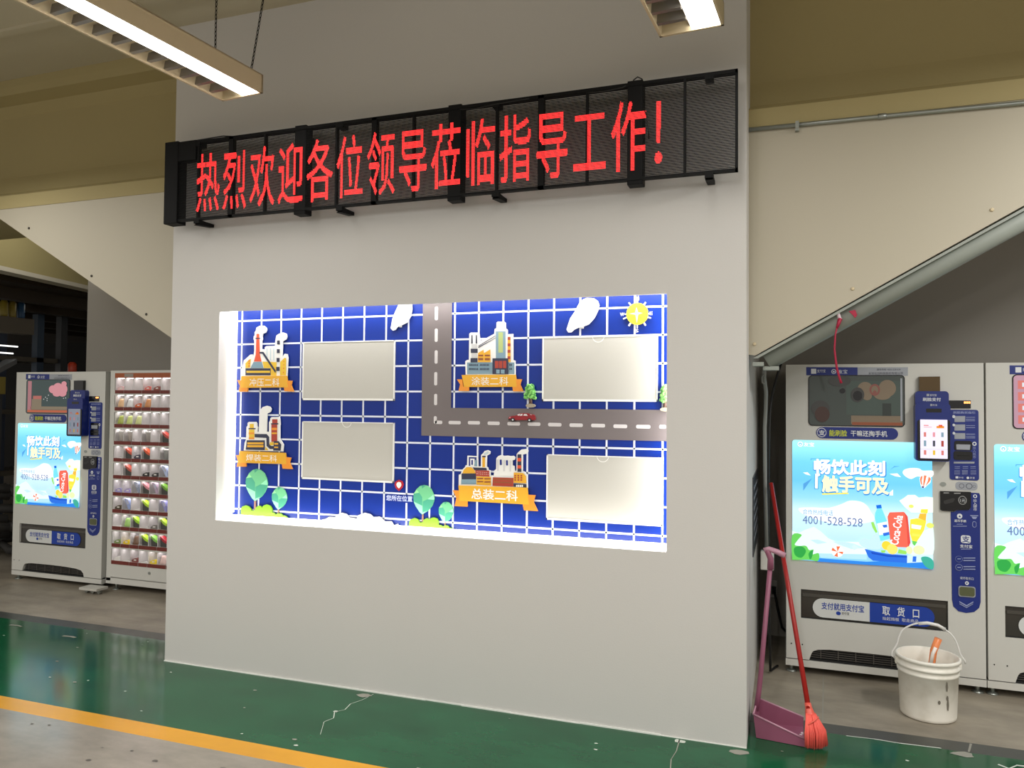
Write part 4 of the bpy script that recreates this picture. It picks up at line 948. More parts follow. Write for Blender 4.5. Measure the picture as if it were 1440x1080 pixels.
def led_char(ch, cx, cz, sw, sh):
    V, TT, NV = text2d(ch, .5, 3); pts = [(cx + (u-.5)*sw, cz + (v-.38)*sh) for u, v in V] if ch != '!' else None
    if ch == '!':
        pts = [(cx-.013, 3.2), (cx+.013, 3.2), (cx+.009, 2.985), (cx-.009, 2.985)] + [(cx + .019*math.cos(k*math.pi/8), 2.913 + .031*math.sin(k*math.pi/8)) for k in range(16)]
        TT = [(0,1,2), (0,2,3)] + [(4, 4+k, 5+k) for k in range(1, 15)]
    px, pz = .0039, .0079; S0 = set()
    for t in TT:
        P = [pts[i] for i in t]
        for iz in range(int((min(p[1] for p in P)-sz0)/pz), int((max(p[1] for p in P)-sz0)/pz)+2):
            z = sz0 + .0203 + (iz-2)*pz
            X = []
            for (x0, y0), (x1, y1) in ((P[0],P[1]), (P[1],P[2]), (P[2],P[0])):
                if (y0 <= z) != (y1 <= z): X.append(x0 + (z-y0)/(y1-y0)*(x1-x0))
            if len(X) == 2:
                for ix in range(math.ceil(min(X)/px), math.floor(max(X)/px)+1): S0.add((ix, iz))
    m = MB()
    for ix, iz in S0:
        x = S(ix*px); z = .0203 + (iz-2)*pz
        m.face([(x-.0015,-.0006,z-.0027), (x+.0015,-.0006,z-.0027), (x+.0015,-.0006,z+.0027), (x-.0015,-.0006,z+.0027)], LEDR)
    return m.build('letter', SG, recalc=False)
for i, ch in enumerate('热烈欢迎各位领导莅临指导工作'):
    led_char(ch, -3.205 + .2029*i, 3.04, .188, .39)
led_char('!', -.416, 3.04, .05, .31)
for xx in (-3.29, -2.26, -1.29, -.17):
    m = MB(); m.box(S(xx)-.02, S(xx)+.02, .0, .05, -.022, .0, BLK); m.prismx([(.0,-.034), (.14,-.02), (.14,0), (.05,0)], S(xx)-.018, S(xx)+.018, BLK); m.build('bracket', SG)
    m = MB(); m.box(S(xx)-.02, S(xx)+.02, -.002, .06, H-.035, H-.005, BLK); m.build('bracket', SG)
for xx in (-3.49, -2.534, -1.534, -.535):
    m = MB(); m.box(S(xx)-.012, S(xx)+.012, .06, .14, H-.06, H-.03, BLK); m.build('wall_spacer', SG)
m = MB(); m.tube([(S(-.553),.02,H), (S(-.545),.015,H+.018), (S(-.524),.012,H+.03), (S(-.503),.015,H+.018), (S(-.495),.02,H)], .0032, RUBBER, 8); m.build('cable_loop', SG)
m = MB(); m.tube([(S(-.486),.0,.35), (S(-.475),-.002,.32), (S(-.468),-.002,.26), (S(-.463),.0,.20)], .003, RUBBER, 8); m.build('loose_cable', SG)
m = MB(); m.tube([(S(-3.4),.01,H+.004), (S(-3.1),.008,H+.01), (S(-2.9),.008,H-.02), (S(-2.7),.01,H-.012), (S(-2.5),.01,H+.006)], .004, RUBBER, 8); m.build('top_cable', SG)
m = MB(); m.tube([(S(-1.5),.004,H-.02), (S(-1.42),.0,H-.03), (S(-1.3),.0,H-.02), (S(-1.1),.002,H-.012)], .004, RUBBER, 8); m.build('top_cable', SG)
m = MB(); m.tube([(S(-.78),.004,H-.02), (S(-.7),.0,H-.028), (S(-.6),.0,H-.02), (S(-.58),.002,H-.012)], .004, RUBBER, 8); m.build('top_cable', SG)

# ------------------------------------------------------------------ niche: panel, light strips, cutouts
BLUE = mat('glossy_blue_print', (11,44,134), rough=.3, spec=.35, vary=.03, scale=2)
GRID = mat('white_grid_line', (226,232,246), rough=.4, vary=0)
p = MB(); p.box(-3.216, -.346, .16, .171, .9275, 2.304, BLUE)
for k in range(19):
    x = -3.168 + .1518*k
    if x < -.35: p.box(x-.0052, x+.0052, .1588, .16, .9275, 2.304, GRID)
for k in range(9):
    z = 2.205 - .1531*k; p.box(-3.216, -.346, .1588, .16, z-.0052, z+.0052, GRID)
tag(p.build('backdrop_panel'), 'blue panel with white square grid at the back of the lit wall recess', 'panel')
def strip(label, x0, x1, y0, y1, z0, z1, e):
    r = empty('light_strip', ((x0+x1)/2, (y0+y1)/2, z0)); tag(r, label, 'light strip', 'light strips edging the recess')
    m = MB(); m.box(x0-(x0+x1)/2, x1-(x0+x1)/2, (y0-y1)/2, (y1-y0)/2, 0, z1-z0, mat('strip_diffuser_%g' % e, (255,252,246), emit=e)); m.build('diffuser', r)
strip('tall glowing light strip on the left inner side of the blue recess', -3.2165, -3.203, .095, .157, .958, 2.303, 4.5)
strip('long glowing light strip along the bottom edge of the blue recess', -3.2165, -.346, .02, .118, .9268, .950, 7)
def cove(name, loc, sx, sy, power, rot):              # LED strips tucked behind the wall lip
    l = bpy.data.lights.new(name, 'AREA'); l.shape = 'RECTANGLE'; l.size = sx; l.size_y = sy; l.energy = power; l.color = (1, .985, .96)
    o = bpy.data.objects.new(name, l); COL.objects.link(o); o.location = loc; o.rotation_euler = rot
cove('recess_top_led', (-1.775, .068, 2.300), 2.83, .07, 11, (0, 0, 0))
cove('recess_right_led', (-.349, .075, 1.62), 1.32, .09, 6, (0, math.radians(90), 0))
# road
ROAD = mat('grey_road_acrylic', (112,104,104), rough=.25, vary=.05)
r = MB(); r.prism([(-1.858,2.303), (-1.858,1.484), (-.347,1.484), (-.347,1.650), (-1.668,1.650), (-1.668,2.303)], .155, .1587, ROAD)
DASH = mat('road_dash_white', (206,202,202), rough=.4, vary=0)
for x, z0, z1 in ART['dash_v']: r.face([(a, .1546, b) for a, b in rr((x-10)/1000, z0/1000, (x+10)/1000, z1/1000, .008)], DASH)
r.face([(a, .1546, b) for a, b in rr(-1.778, 1.556, -1.758, 1.60, .008)], DASH)
for x0, x1, z in ART['dash_h']: r.face([(a, .1546, b) for a, b in rr(x0/1000, (z-10)/1000, x1/1000, (z+10)/1000, .008)], DASH)
tag(r.build('road_strip'), 'grey L-shaped road strip with white dashes across the blue panel', 'road strip')
# acrylic pockets
POCK = mat('pocket_frosted_acrylic', (192,190,182), rough=.12, vary=.03, scale=2, spec=.5)
PEDGE = mat('pocket_white_edge', (238,238,234), rough=.3, vary=0)
for nm, x0, z0, x1, z1, no in (('upper left', -2.692,1.690,-2.039,2.055,0), ('lower left', -2.688,1.195,-2.037,1.557,1), ('upper right', -1.107,1.693,-.461,2.051,1), ('lower right', -1.078,1.032,-.433,1.396,1)):
    e = empty('acrylic_pocket', ((x0+x1)/2, .155, z0)); w = (x1-x0)/2; h = z1-z0
    tag(e, 'empty white-edged acrylic pocket at the %s of the blue panel' % nm, 'sign holder', 'acrylic pockets on the blue panel')
    m = MB(); m.box(-w, w, -.004, .004, 0, h, POCK); m.build('backing', e)
    m = MB(); t = .007
    for q in ((-w,w,0,t+.004), (-w,w,h-t*.7,h), (-w,-w+t,0,h), (w-t,w,0,h)): m.box(q[0], q[1], -.0065, -.004, q[2], q[3], PEDGE)
    m.build('rim', e)
    if no:
        cx = -.002; m = MB()
        pa = [(cx + .034*math.cos(math.pi+math.pi*i/14), h + .034*math.sin(math.pi+math.pi*i/14)) for i in range(15)]
        pb = [(cx + .031*math.cos(math.pi+math.pi*i/14), h + .031*math.sin(math.pi+math.pi*i/14)) for i in range(15)]
        for i in range(14): m.face([(pa[i][0],-.0069,pa[i][1]), (pa[i+1][0],-.0069,pa[i+1][1]), (pb[i+1][0],-.0069,pb[i+1][1]), (pb[i][0],-.0069,pb[i][1])], PEDGE)
        m.build('thumb_notch', e)
# cutouts
YB = .152
def cut(name, key, label, cat, group=None, extra=(), th=1, y=YB, tk=.009):
    ks = [key] + [k for k, _, _ in extra]
    P = [q for q in outline(ART[key][0])]
    ox = sum(a for a, b in P)/len(P); oz = min(b for a, b in P)
    m = MB(); art(m, ART[key], y, thick=th, th=tk)
    if y < .1575: m.box(ox-.008, ox+.008, y-.001, .1588, oz+.02, oz+.036, PEDGE)
    if not extra:
        o = m.build(name); o.data.transform(Matrix.Translation((-ox, -y, -oz))); o.location = (ox, y, oz); return tag(o, label, cat, group)
    e = empty(name, (ox, y, oz)); tag(e, label, cat, group)
    o = m.build(extra[0][2] if False else 'cutout_body', e); o.data.transform(Matrix.Translation((-ox, -y, -oz)))
    for k, pn, (t2, dy) in extra:
        m = MB(); art(m, ART[k], y + dy, thick=t2, th=tk); o = m.build(pn, e); o.data.transform(Matrix.Translation((-ox, -y, -oz)))
    return e
G1 = 'factory cutouts on the blue panel'
cut('factory_cutout', 'fac_stamp', 'factory cutout with red chimney and gold banner at the upper left of the blue panel', 'cutout', G1, (('fac_stamp_banner','banner',(3,-.006)),))
cut('factory_cutout', 'fac_paint', 'factory cutout with grey tower and gold banner right of the vertical road', 'cutout', G1, (('fac_paint_banner','banner',(3,-.006)),))
cut('factory_cutout', 'fac_weld', 'factory cutout with curved white chimney above the two left trees', 'cutout', G1, (('fac_weld_banner','banner',(3,-.006)),))
cut('factory_cutout', 'fac_asm', 'wide factory cutout with domed shed and gold banner below the road', 'cutout', G1, (('fac_asm_banner','banner',(3,-.006)),))
cut('compass_cutout', 'compass', 'yellow compass cutout with direction letters at the upper right of the panel', 'compass', th=11)
cut('bush_cutout', 'bush_left', 'lime bush cutout at the bottom left corner of the blue panel', 'cutout', 'bush cutouts')
cut('bush_cutout', 'bush_mid', 'lime bush cutout at the bottom middle of the blue panel', 'cutout', 'bush cutouts')
for k, lb in (('tree_left_big','big green leaf tree cutout on the left lime bush'), ('tree_left_small','small green leaf tree cutout on the left lime bush'),
              ('tree_mid_big','big green leaf tree cutout on the middle lime bush'), ('tree_mid_small','small green leaf tree cutout on the middle lime bush')):
    cut('tree_cutout', k, lb, 'cutout', 'leaf tree cutouts', ((k+'_stem','trunk',(1,.0)),), y=.1584, tk=.0055)
cut('cloud_cutout', 'cloud_low', 'low white cloud cutout between the two lime bushes', 'cutout', 'cloud cutouts')
cut('cloud_cutout', 'cloud_tl', 'white cloud cutout left of the vertical road at the top', 'cutout', 'cloud cutouts')
cut('cloud_cutout', 'cloud_tr', 'white cloud cutout left of the yellow compass', 'cutout', 'cloud cutouts')
cut('location_pin', 'pin', 'red and white location pin at the corner of the lower left pocket', 'pin', th=2, y=.156)
m = MB(); art(m, ART['pin_text'], .1575)
P = ART['pin_text'][0][2]; m.box(P[1]/1000-.006, P[3]/1000+.008, .1578, .159, P[2]/1000-.008, P[4]/1000+.006, BLUE)
tag(m.build('text_label'), 'white Chinese lettering under the red location pin', 'lettering')
# toy car, toy trees (solid)
def toycar():
    P = outline(ART['car'][0]); ox = sum(a for a, b in P)/len(P); oz = min(b for a, b in P); y = .1545
    e = empty('toy_car', (ox, y, oz)); tag(e, 'small red model car stuck on the grey road strip', 'toy car')
    m = MB(); m.prism(P, y-.018, y, pm('carred')); art(m, ART['car'][1:], y-.018); o = m.build('car_body', e); o.data.transform(Matrix.Translation((-ox,-y,-oz)))
    for i in (0, 2):
        d = ART['car_wheels'][i][2]; m = MB(); m.prism(ell(d[0]/1000, d[1]/1000, d[2]/1000, d[3]/1000), y-.021, y, pm('black')); q = ART['car_wheels'][i+1]
        m.face([(a, y-.0214, b) for a, b in outline(q)], pm('cutgrey')); o = m.build('wheel', e); o.data.transform(Matrix.Translation((-ox,-y,-oz)))
toycar()
def toytree(key, trunk, label, cx=None):
    P = outline(ART[key][0]); x0 = min(a for a, b in P); x1 = max(a for a, b in P); z0 = min(b for a, b in P); z1 = max(b for a, b in P); ox = (x0+x1)/2
    e = empty('toy_tree', (ox, .14, z0)); tag(e, label, 'toy tree', 'toy trees on the blue panel'); random.seed(len(label))
    m = MB(); LG = [pm('leafg'), mat('print_leafdark', (72,140,62), rough=.6), mat('print_leaflight', (140,206,110), rough=.6)]
    for i in range(95):
        t = random.random(); zz = (z1-z0)*(.06+.9*t); hw = (x1-x0)/2*(1.0-.55*t)*math.sqrt(random.random()); a = random.uniform(0, math.pi*2)
        c0 = Vector((hw*math.cos(a), -.002+.010*math.sin(a), zz)); s = .011; mi = m.mi(random.choice(LG))
        bm2 = bmesh.ops.create_icosphere(m.bm, subdivisions=1, radius=s, matrix=Matrix.Translation(c0))
        for v in bm2['verts']:
            for f in v.link_faces: f.material_index = mi
    m.build('foliage', e)
    if trunk:
        m = MB(); m.tube([(.004,0,.03), (.002,0,-.035)], .0075, pm('bark2'), 8, r1=.012); m.build('trunk', e)
        m = MB(); m.prism(ell(.004,-.038,.026,.011), -.012, .012, pm('stone')); m.build('base', e)
toytree('smalltree', 1, 'small green toy tree just above the road beside the upper right pocket')
def edge(): 
    toytree('edgetree', 1, 'small green toy tree at the right end of the recess above the road')
edge()

# ------------------------------------------------------------------ vending machines
AD = bpy.data.materials.new('backlit_sky_poster'); AD.use_nodes = True
nt = AD.node_tree; n = nt.nodes; b = n['Principled BSDF']; tc = n.new('ShaderNodeTexCoord'); sp = n.new('ShaderNodeSeparateXYZ'); mr = n.new('ShaderNodeMapRange'); cr = n.new('ShaderNodeValToRGB')
mr.inputs[1].default_value = .711; mr.inputs[2].default_value = 1.465
nt.links.new(tc.outputs['Object'], sp.inputs[0]); nt.links.new(sp.outputs['Z'], mr.inputs[0]); nt.links.new(mr.outputs[0], cr.inputs[0]); nt.links.new(cr.outputs[0], b.inputs['Emission Color'])
b.inputs['Emission Strength'].default_value = 1.0; b.inputs['Base Color'].default_value = (.1,.2,.3,1); b.inputs['Roughness'].default_value = .2
el = cr.color_ramp.elements; el[0].position = 0; el[0].color = rgb((120,200,246)); el[1].position = 1; el[1].color = rgb((172,248,255))
for pos, cc in ((.10,(176,222,248)), (.28,(206,240,252)), (.42,(214,246,255)), (.52,(150,222,250)), (.66,(96,200,248)), (.82,(108,214,252)), (.93,(150,242,255))):
    q = el.new(pos); q.color = rgb(cc)
SCRL = mat('lit_touch_screen', (236,228,250), emit=1.0); SCRD = mat('dim_touch_screen', (150,156,172), emit=.55)
AM = ART['machine']
def bb(key): (a, b_), (c_, d) = AM[key][0][2]; return min(a,c_)/1000, min(b_,d)/1000, max(a,c_)/1000, max(b_,d)/1000
def machine(loc, label, style):
    R_ = empty('vending_machine', loc); tag(R_, label, 'vending machine', 'blue and white vending machines')
    D = .72; Wd = 1.098; Z1 = 1.941
    m = MB(); m.box(.004, Wd-.004, .05, D, .10, Z1-.004, MGREYM); m.build('cabinet_body', R_, bevel=.006)
    hx0, hz0, hx1, hz1 = bb('hatch_bb')
    # front door as four slabs round the pickup hatch, with the arched kick cut out below
    m = MB(); m.box(0, Wd, 0, .05, hz1, Z1, MWHITE); m.box(0, hx0, 0, .05, .094, hz1, MWHITE); m.box(hx1, Wd, 0, .05, .094, hz1, MWHITE)
    arc = [(hx0, hz0), (hx0, .094), (.135,.094), (.147,.132), (.157,.150), (.185,.162), (.253,.170), (.5,.172), (.64,.170), (.80,.162), (.86,.150), (.885,.128), (.895,.094), (hx1,.094), (hx1, hz0)]
    m.prism(arc, 0, .05, MWHITE); m.build('door_panel', R_)
    m = MB(); m.box(.1, .92, .03, .045, .10, .17, DARK)
    for i in range(5): m.box(.12, .90, .018, .024, .108+i*.013, .112+i*.013, mat('grille_bar', (96,92,88), rough=.4, metal=.5))
    for i in range(7): m.box(.2+i*.1, .205+i*.1, .014, .026, .105, .166, mat('grille_bar', (96,92,88)))
    m.build('vent_grille', R_)
    m = MB(); m.box(-.004, Wd+.002, .002, D, .047, .088, MWHITE); m.box(.0, Wd, .012, D, .088, .100, DARK); m.build('base_frame', R_)
    for fx in (.03, Wd-.035):
        for fy in (.05, D-.08):
            m = MB(); m.tube([(fx,fy,.0), (fx,fy,.07)], .012, STEEL, 12); m.lathe([(.032,0), (.032,.006), (.014,.014)], (fx,fy,0), BLK if False else STEEL, 18); m.build('foot', R_)
    # pickup hatch
    h = MB(); h.box(hx0, hx1, .046, .05, hz0, hz1, DARK); h.box(hx0, hx1, .012, .046, hz1-.006, hz1, DARK); h.box(hx0, hx1, .012, .046, hz0, hz0+.006, DARK)
    h.box(hx0+.004, hx1-.004, .016, .020, hz0+.006, hz1-.006, mat('smoked_flap', (58,54,50), rough=.15, vary=.1))
    h.box(hx0+.01, hx1-.01, .010, .016, hz1-.045, hz1-.025, mat('flap_ridge', (74,70,64), rough=.3))
    H_ = h.build('pickup_hatch', R_)
    s = MB(); s0 = AM['hatch_sign'][0][2]; (a, b_), (c_, d) = s0; a, b_, c_, d = a/1000, b_/1000, c_/1000, d/1000; hr = abs(b_-d)/2
    lo = [(c_, min(b_,d)), (c_, max(b_,d))] + [(a+hr + hr*math.cos(math.radians(90+180*i/12)), (b_+d)/2 + hr*math.sin(math.radians(90+180*i/12))) for i in range(13)]
    s.face([(q[0], .0108, q[1]) for q in lo], pm('mwhite'))
    e2 = .834; hi = [(c_, max(b_,d)), (c_, min(b_,d))] + [(e2-hr + hr*math.cos(math.radians(-90+180*i/12)), (b_+d)/2 + hr*math.sin(math.radians(-90+180*i/12))) for i in range(13)]
    s.face([(q[0], .0109, q[1]) for q in hi], pm('mblue2'))
    art(s, AM['hatch_parts'][1:], .0105); s.build('hatch_sign', H_)
    # header strip, window, slogan
    m = MB(); art(m, AM['strip'], -.001); m.build('header_strip', R_)
    x0, z0, x1, z1 = bb('window')
    m = MB(); m.prism(rr(x0-.006, z0-.006, x1+.006, z1+.006, .024), -.004, .0, GLOSSB)
    wcol = {'mirror': (70,78,74), 'teal': (70,96,96), 'pink': (220,170,190)}[style]
    m.face([(q[0], -.0045, q[1]) for q in rr(x0, z0, x1, z1, .02)], mat('window_'+style, wcol, rough=.08 if style == 'mirror' else .2, vary=.05, emit=.5 if style == 'pink' else .25 if style == 'teal' else 0))
    w_, h_ = x1-x0, z1-z0; KK = [0]
    def wb(u0, v0, u1, v1, col, k=0, e=0): m.face([(x0+u*w_, -.005-k*.0004, z0+v*h_) for u, v in ((u0,v0),(u1,v0),(u1,v1),(u0,v1))], mat('winpic_%s_%d' % (col, e*100), PAL[col], rough=.1, emit=e))
    def we(u, v, a, b_, col, k=0, e=0): KK[0] += 1; m.face([(q[0], -.006-k*.0003-KK[0]*.0002, q[1]) for q in ell(x0+u*w_, z0+v*h_, a*w_, b_*h_)], mat('winpic_%s_%d' % (col, e*100), PAL[col], rough=.1, emit=e))
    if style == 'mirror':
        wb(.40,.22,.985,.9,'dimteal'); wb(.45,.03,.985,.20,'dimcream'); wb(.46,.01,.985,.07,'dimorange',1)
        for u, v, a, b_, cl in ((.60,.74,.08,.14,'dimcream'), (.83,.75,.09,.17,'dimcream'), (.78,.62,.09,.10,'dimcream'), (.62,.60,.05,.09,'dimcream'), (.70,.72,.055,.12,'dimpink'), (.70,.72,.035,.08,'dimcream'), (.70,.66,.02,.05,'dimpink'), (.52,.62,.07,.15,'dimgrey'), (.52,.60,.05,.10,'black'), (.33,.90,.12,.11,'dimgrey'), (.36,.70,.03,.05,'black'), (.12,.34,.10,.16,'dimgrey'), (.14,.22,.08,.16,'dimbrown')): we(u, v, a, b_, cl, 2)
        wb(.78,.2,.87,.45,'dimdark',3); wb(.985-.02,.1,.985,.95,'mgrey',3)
    elif style == 'teal':
        wb(.03,.02,.12,.97,'pinkad',1,.3); wb(.03,.02,.98,.09,'orangead',2,.6); wb(.1,.10,.98,.2,'creamad',1,.2); wb(.13,.2,.36,.42,'creamad',1,.2); wb(.16,.42,.36,.52,'salmon',2,.4)
        for u, v, a, b_ in ((.62,.72,.09,.12), (.74,.74,.12,.17), (.86,.72,.10,.15), (.72,.60,.10,.10), (.85,.60,.09,.1), (.88,.88,.06,.08)): we(u, v, a, b_, 'pinkad', 3, .6)
        for u, v in ((.42,.42), (.46,.48), (.5,.44), (.53,.54), (.5,.38), (.88,.45), (.93,.46)): we(u, v, .012, .016, 'white', 4, .4)
    else:
        for i in range(4): wb(.04,.08+i*.22,.30,.24+i*.22,'salmon',1,.8); wb(.08,.12+i*.22,.26,.20+i*.22,'white',2,.8)
        wb(.40,.1,.96,.9,'pinkad',1,.7)
    m.build('display_window', R_)
    m = MB(); sl = AM['slogan'][0][2]; P = rr(sl[0][0]/1000, sl[0][1]/1000, sl[1][0]/1000, sl[1][1]/1000, .036); m.prism(P, -.003, 0, pm('mblue')); art(m, AM['slogan'][1:], -.0032); m.build('slogan_plate', R_)
    # backlit advert
    x0, z0, x1, z1 = bb('ad_bb')
    m = MB(); m.prism(rr(x0, z0, x1, z1, .016), -.003, .0, AD, MWHITE)
    art(m, AM['ad'], -.0032, step=.00014)
    q = ART['ad_can_text']; ax, az, bx, bz = (v/1000 for v in q)
    A = Vector((ax, az)); Bv = Vector((bx, bz)); d = (Bv-A); nrm = Vector((-d.y, d.x)).normalized()*.048
    add_text(m, 'Coca-Cola', 0,0,0,0, -.0135, pm('awhite'), 1, rot=lambda u, v: tuple(A + d*u + nrm*(v-.35)))
    o = m.build('advert_display', R_, recalc=False)
    # payment terminal
    x0, z0, x1, z1 = bb('terminal_bb'); t0 = -.07
    m = MB(); m.prism(rr(x0+.004, z0+.18, x1-.004, z1, .02), -.045, 0, BLUEP); m.prism(rr(x0, z0, x1, z1-.075, .018), t0, -.0, BLUEP)
    art(m, AM['term_text'][:3], -.0455); art(m, AM['term_text'][3:], t0-.0005)
    a, b_, c_, d_ = bb('term_slot'); m.prism(rr(a, b_, c_, d_, .003), t0-.001, t0, GLOSSB)
    TM = m.build('payment_terminal', R_)
    m = MB(); m.prism(rr(x0+.012, z0+.006, x1-.004, z0+.245, .014), t0-.006, t0, GLOSSB); m.build('screen_bezel', TM)
    x0, z0, x1, z1 = bb('terminal_screen'); lit = style == 'mirror'
    m = MB(); m.face([(q[0], t0-.0065, q[1]) for q in rr(x0, z0, x1, z1, .002)], SCRL if lit else SCRD)
    w_, h_ = x1-x0, z1-z0; ys = t0-.0069
    def px(u, v, du, dv, cl, e=.9): m.face([(x0+(u+i*du)*w_, ys, z0+(v+j*dv)*h_) for i, j in ((0,0),(1,0),(1,1),(0,1))], mat('pix_%s' % cl if lit else 'pixdim_%s' % cl, PAL[cl], emit=e if lit else e*.5))
    for u in (.13, .46, .77):
        for v, dv in ((.555,.12), (.31,.15), (.09,.12)):
            px(u, v, .09, dv, {(.13,.555):'salmon',(.46,.555):'pinkad',(.77,.555):'greyblue',(.13,.31):'greyblue',(.46,.31):'mtext',(.77,.31):'brick',(.13,.09):'salmon',(.46,.09):'yel',(.77,.09):'salmon'}[(u,v)])
    px(.13,.80,.3,.012,'salmon'); px(.13,.84,.18,.02,'red'); px(.6,.78,.28,.06,'orange'); px(.68,.82,.14,.05,'red'); px(.0,.235,1,.006,'mgrey'); px(.34,.02,.004,.2,'mgrey'); px(.68,.02,.004,.2,'mgrey')
    m.build('touch_screen', TM)
    m = MB(); P = [(q[0]/1000, q[1]/1000) for q in AM['camplate'][0][2]]; m.prism(P, -.03, 0, mat('amber_camera_glass', (84,62,22), rough=.12) if style != 'teal' else GLOSSB); m.build('camera_plate', R_)
    # badge with tiny led numerals, guide plate, slots
    x0, z0, x1, z1 = bb('badge'); m = MB(); m.box(x0, x1, -.006, 0, z0, z1, GLOSSB); art(m, AM['badge_led'], -.0063); m.build('price_display', R_)
    x0, z0, x1, z1 = bb('guide_bb'); m = MB(); m.prism(rr(x0, z0, x1, z1, .014), -.004, 0, pm('mblue')); art(m, AM['guide'], -.0042); GP = m.build('guide_plate', R_)
    m = MB()
    for q in AM['billslot']: m.prism(outline(q), -.008, -.004, GLOSSB)
    m.face([(q[0], -.0085, q[1]) for q in outline(AM['billplate'][0])], pm('mgrey')); m.box(.955,1.02,-.0086,-.008,1.39,1.396,DARK); m.build('bill_slot', GP)
    d = AM['lock'][0][2]; m = MB(); m.prism(ell(d[0]/1000, d[1]/1000, d[2]/1000*.9, d[2]/1000*.7), -.004, 0, STEEL); m.build('lock', R_)
    m = MB(); P = outline(AM['ovalsticker'][0]); m.prism(rr(*bb('ovalsticker'), .02), -.002, 0, pm('mgrey'))
    x0, z0, x1, z1 = bb('ovalsticker')
    for u, a in ((.28,.014), (.62,.017), (.85,.008)): m.face([(q[0], -.0024, q[1]) for q in ell(x0+u*(x1-x0), (z0+z1)/2, a, a)], pm('mtext')); m.face([(q[0], -.0026, q[1]) for q in ell(x0+u*(x1-x0), (z0+z1)/2, a*.8, a*.8)], pm('mgrey'))
    m.build('key_plate', R_)
    m = MB(); m.prism(outline(AM['side_bb'][0]), -.003, 0, pm('mblue')); art(m, AM['side'], -.0032); SP = m.build('side_plate', R_)
    m = MB(); m.prism(outline(AM['coin_return'][0]), -.0125, -.003, pm('olive')); m.build('coin_return', SP)
    m = MB(); m.prism(outline(AM['coin'][0]), -.012, 0, GLOSSB); art(m, AM['coin_detail'], -.0122); m.build('coin_slot', R_)
    for x, z in ((.03,.185), (.095,.185)):
        m = MB(); m.prism(ell(x, z, .004, .004, 10), -.002, 0, DARK); m.build('bolt', R_)
    return R_
machine((.184, 1.219, 0), 'vending machine right of the wall, behind the white bucket, bright sky advert', 'mirror')
machine((1.293, 1.219, 0), 'vending machine cut by the right frame edge, only its left strip showing', 'pink')
machine((-6.655, 1.29, 0), 'vending machine at the far left beside the cell cabinet, bright sky advert', 'teal')

# ------------------------------------------------------------------ cell cabinet with goods
CB = empty('cell_cabinet', (-5.497, 1.288, 0)); tag(CB, 'lit cell vending cabinet of small white compartments between left vending machine and wall', 'vending cabinet')
CW, CD, CZ = 1.09, .55, 1.948
INNER = mat('cell_white_liner', (226,222,222), rough=.5, vary=.02); LAB = mat('brown_red_label', (112,44,36), rough=.5, vary=.25, scale=60)
HDR = mat('orange_brown_header', (160,84,44), rough=.5, vary=.2, scale=10)
m = MB(); m.box(0, CW, .30, CD, .09, CZ, MGREYM); m.box(0, .05, 0, .30, .09, CZ, MWHITE); m.box(CW-.05, CW, 0, .30, .09, CZ, MWHITE); m.box(.05, CW-.05, 0, .30, 1.926, CZ, MWHITE); m.box(.05, CW-.05, .02, .30, .115, .23, MWHITE); m.build('cabinet_body', CB)
m = MB(); m.box(.05, CW-.05, .0, .02, 1.884, 1.926, HDR); m.box(.16,.26,-.001,0,1.89,1.92,mat('header_tag',(150,140,130))); m.build('header_panel', CB)
Zr = lambda r: 1.879 - .1505*r
m = MB(); m.box(.05, CW-.05, .15, .16, .2, 1.884, INNER)
for k in range(11):
    x = .056 + .1018*k
    if x < CW-.045: m.box(x-.0025, x+.0025, .006, .155, .22, 1.884, INNER)
for r_ in range(11): m.box(.05, CW-.05, .0, .155, Zr(r_)-.1495, Zr(r_)-.1055, MWHITE); 
m.build('cell_grid', CB)
for r_ in range(11):
    m = MB(); z = Zr(r_)
    k = 0
    while k < 10:
        w = random.choice((1,1,2)); x = .058 + .1018*k; m.box(x, min(CW-.055, x + .1018*w - .006), -.004, .004, z-.135, z-.105, LAB); k += w
    m.build('price_label_strip', CB)
    m = MB(); m.box(.06, CW-.06, .03, .05, z-.0006 + .0, z+.003, mat('cell_led', (255,248,246), emit=6)); m.build('cell_light', CB)
m = MB(); m.box(.05, CW-.05, -.002, .02, .125, .232, MWHITE); m.build('bottom_drawer', CB)
m = MB(); m.prism(ell(.49, .19, .013, .013), -.006, 0, STEEL); m.build('lock', CB)
m = MB(); m.box(-.002, CW, .0, CD, .065, .115, MWHITE); m.build('base_frame', CB)
for fx in (.06, CW-.06):
    for fy in (.06, CD-.06):
        m = MB(); m.tube([(fx,fy,.008), (fx,fy,.07)], .012, STEEL, 12); m.lathe([(.03,0), (.03,.008), (.014,.014)], (fx,fy,0), STEEL, 16); m.build('foot', CB)
SKD = empty('caster_plate', (-5.51, 1.17, 0)); tag(SKD, 'small pale caster plate on the floor between the vending machine and cell cabinet', 'caster plate')
m = MB(); m.box(-.10, .10, -.06, .06, .035, .055, mat('pale_plate', (190,188,180), rough=.5)); m.build('plate', SKD)
for x in (-.07, 0, .07):
    m = MB(); m.prism(ell(x, .0175, .0175, .0175, 14), -.012, .012, STEEL); m.build('caster', SKD)
ORD = ['first','second','third','fourth','fifth','sixth','seventh']
ROWN = ['top','second','third','fourth','fifth','sixth','seventh','eighth','ninth','tenth','bottom']
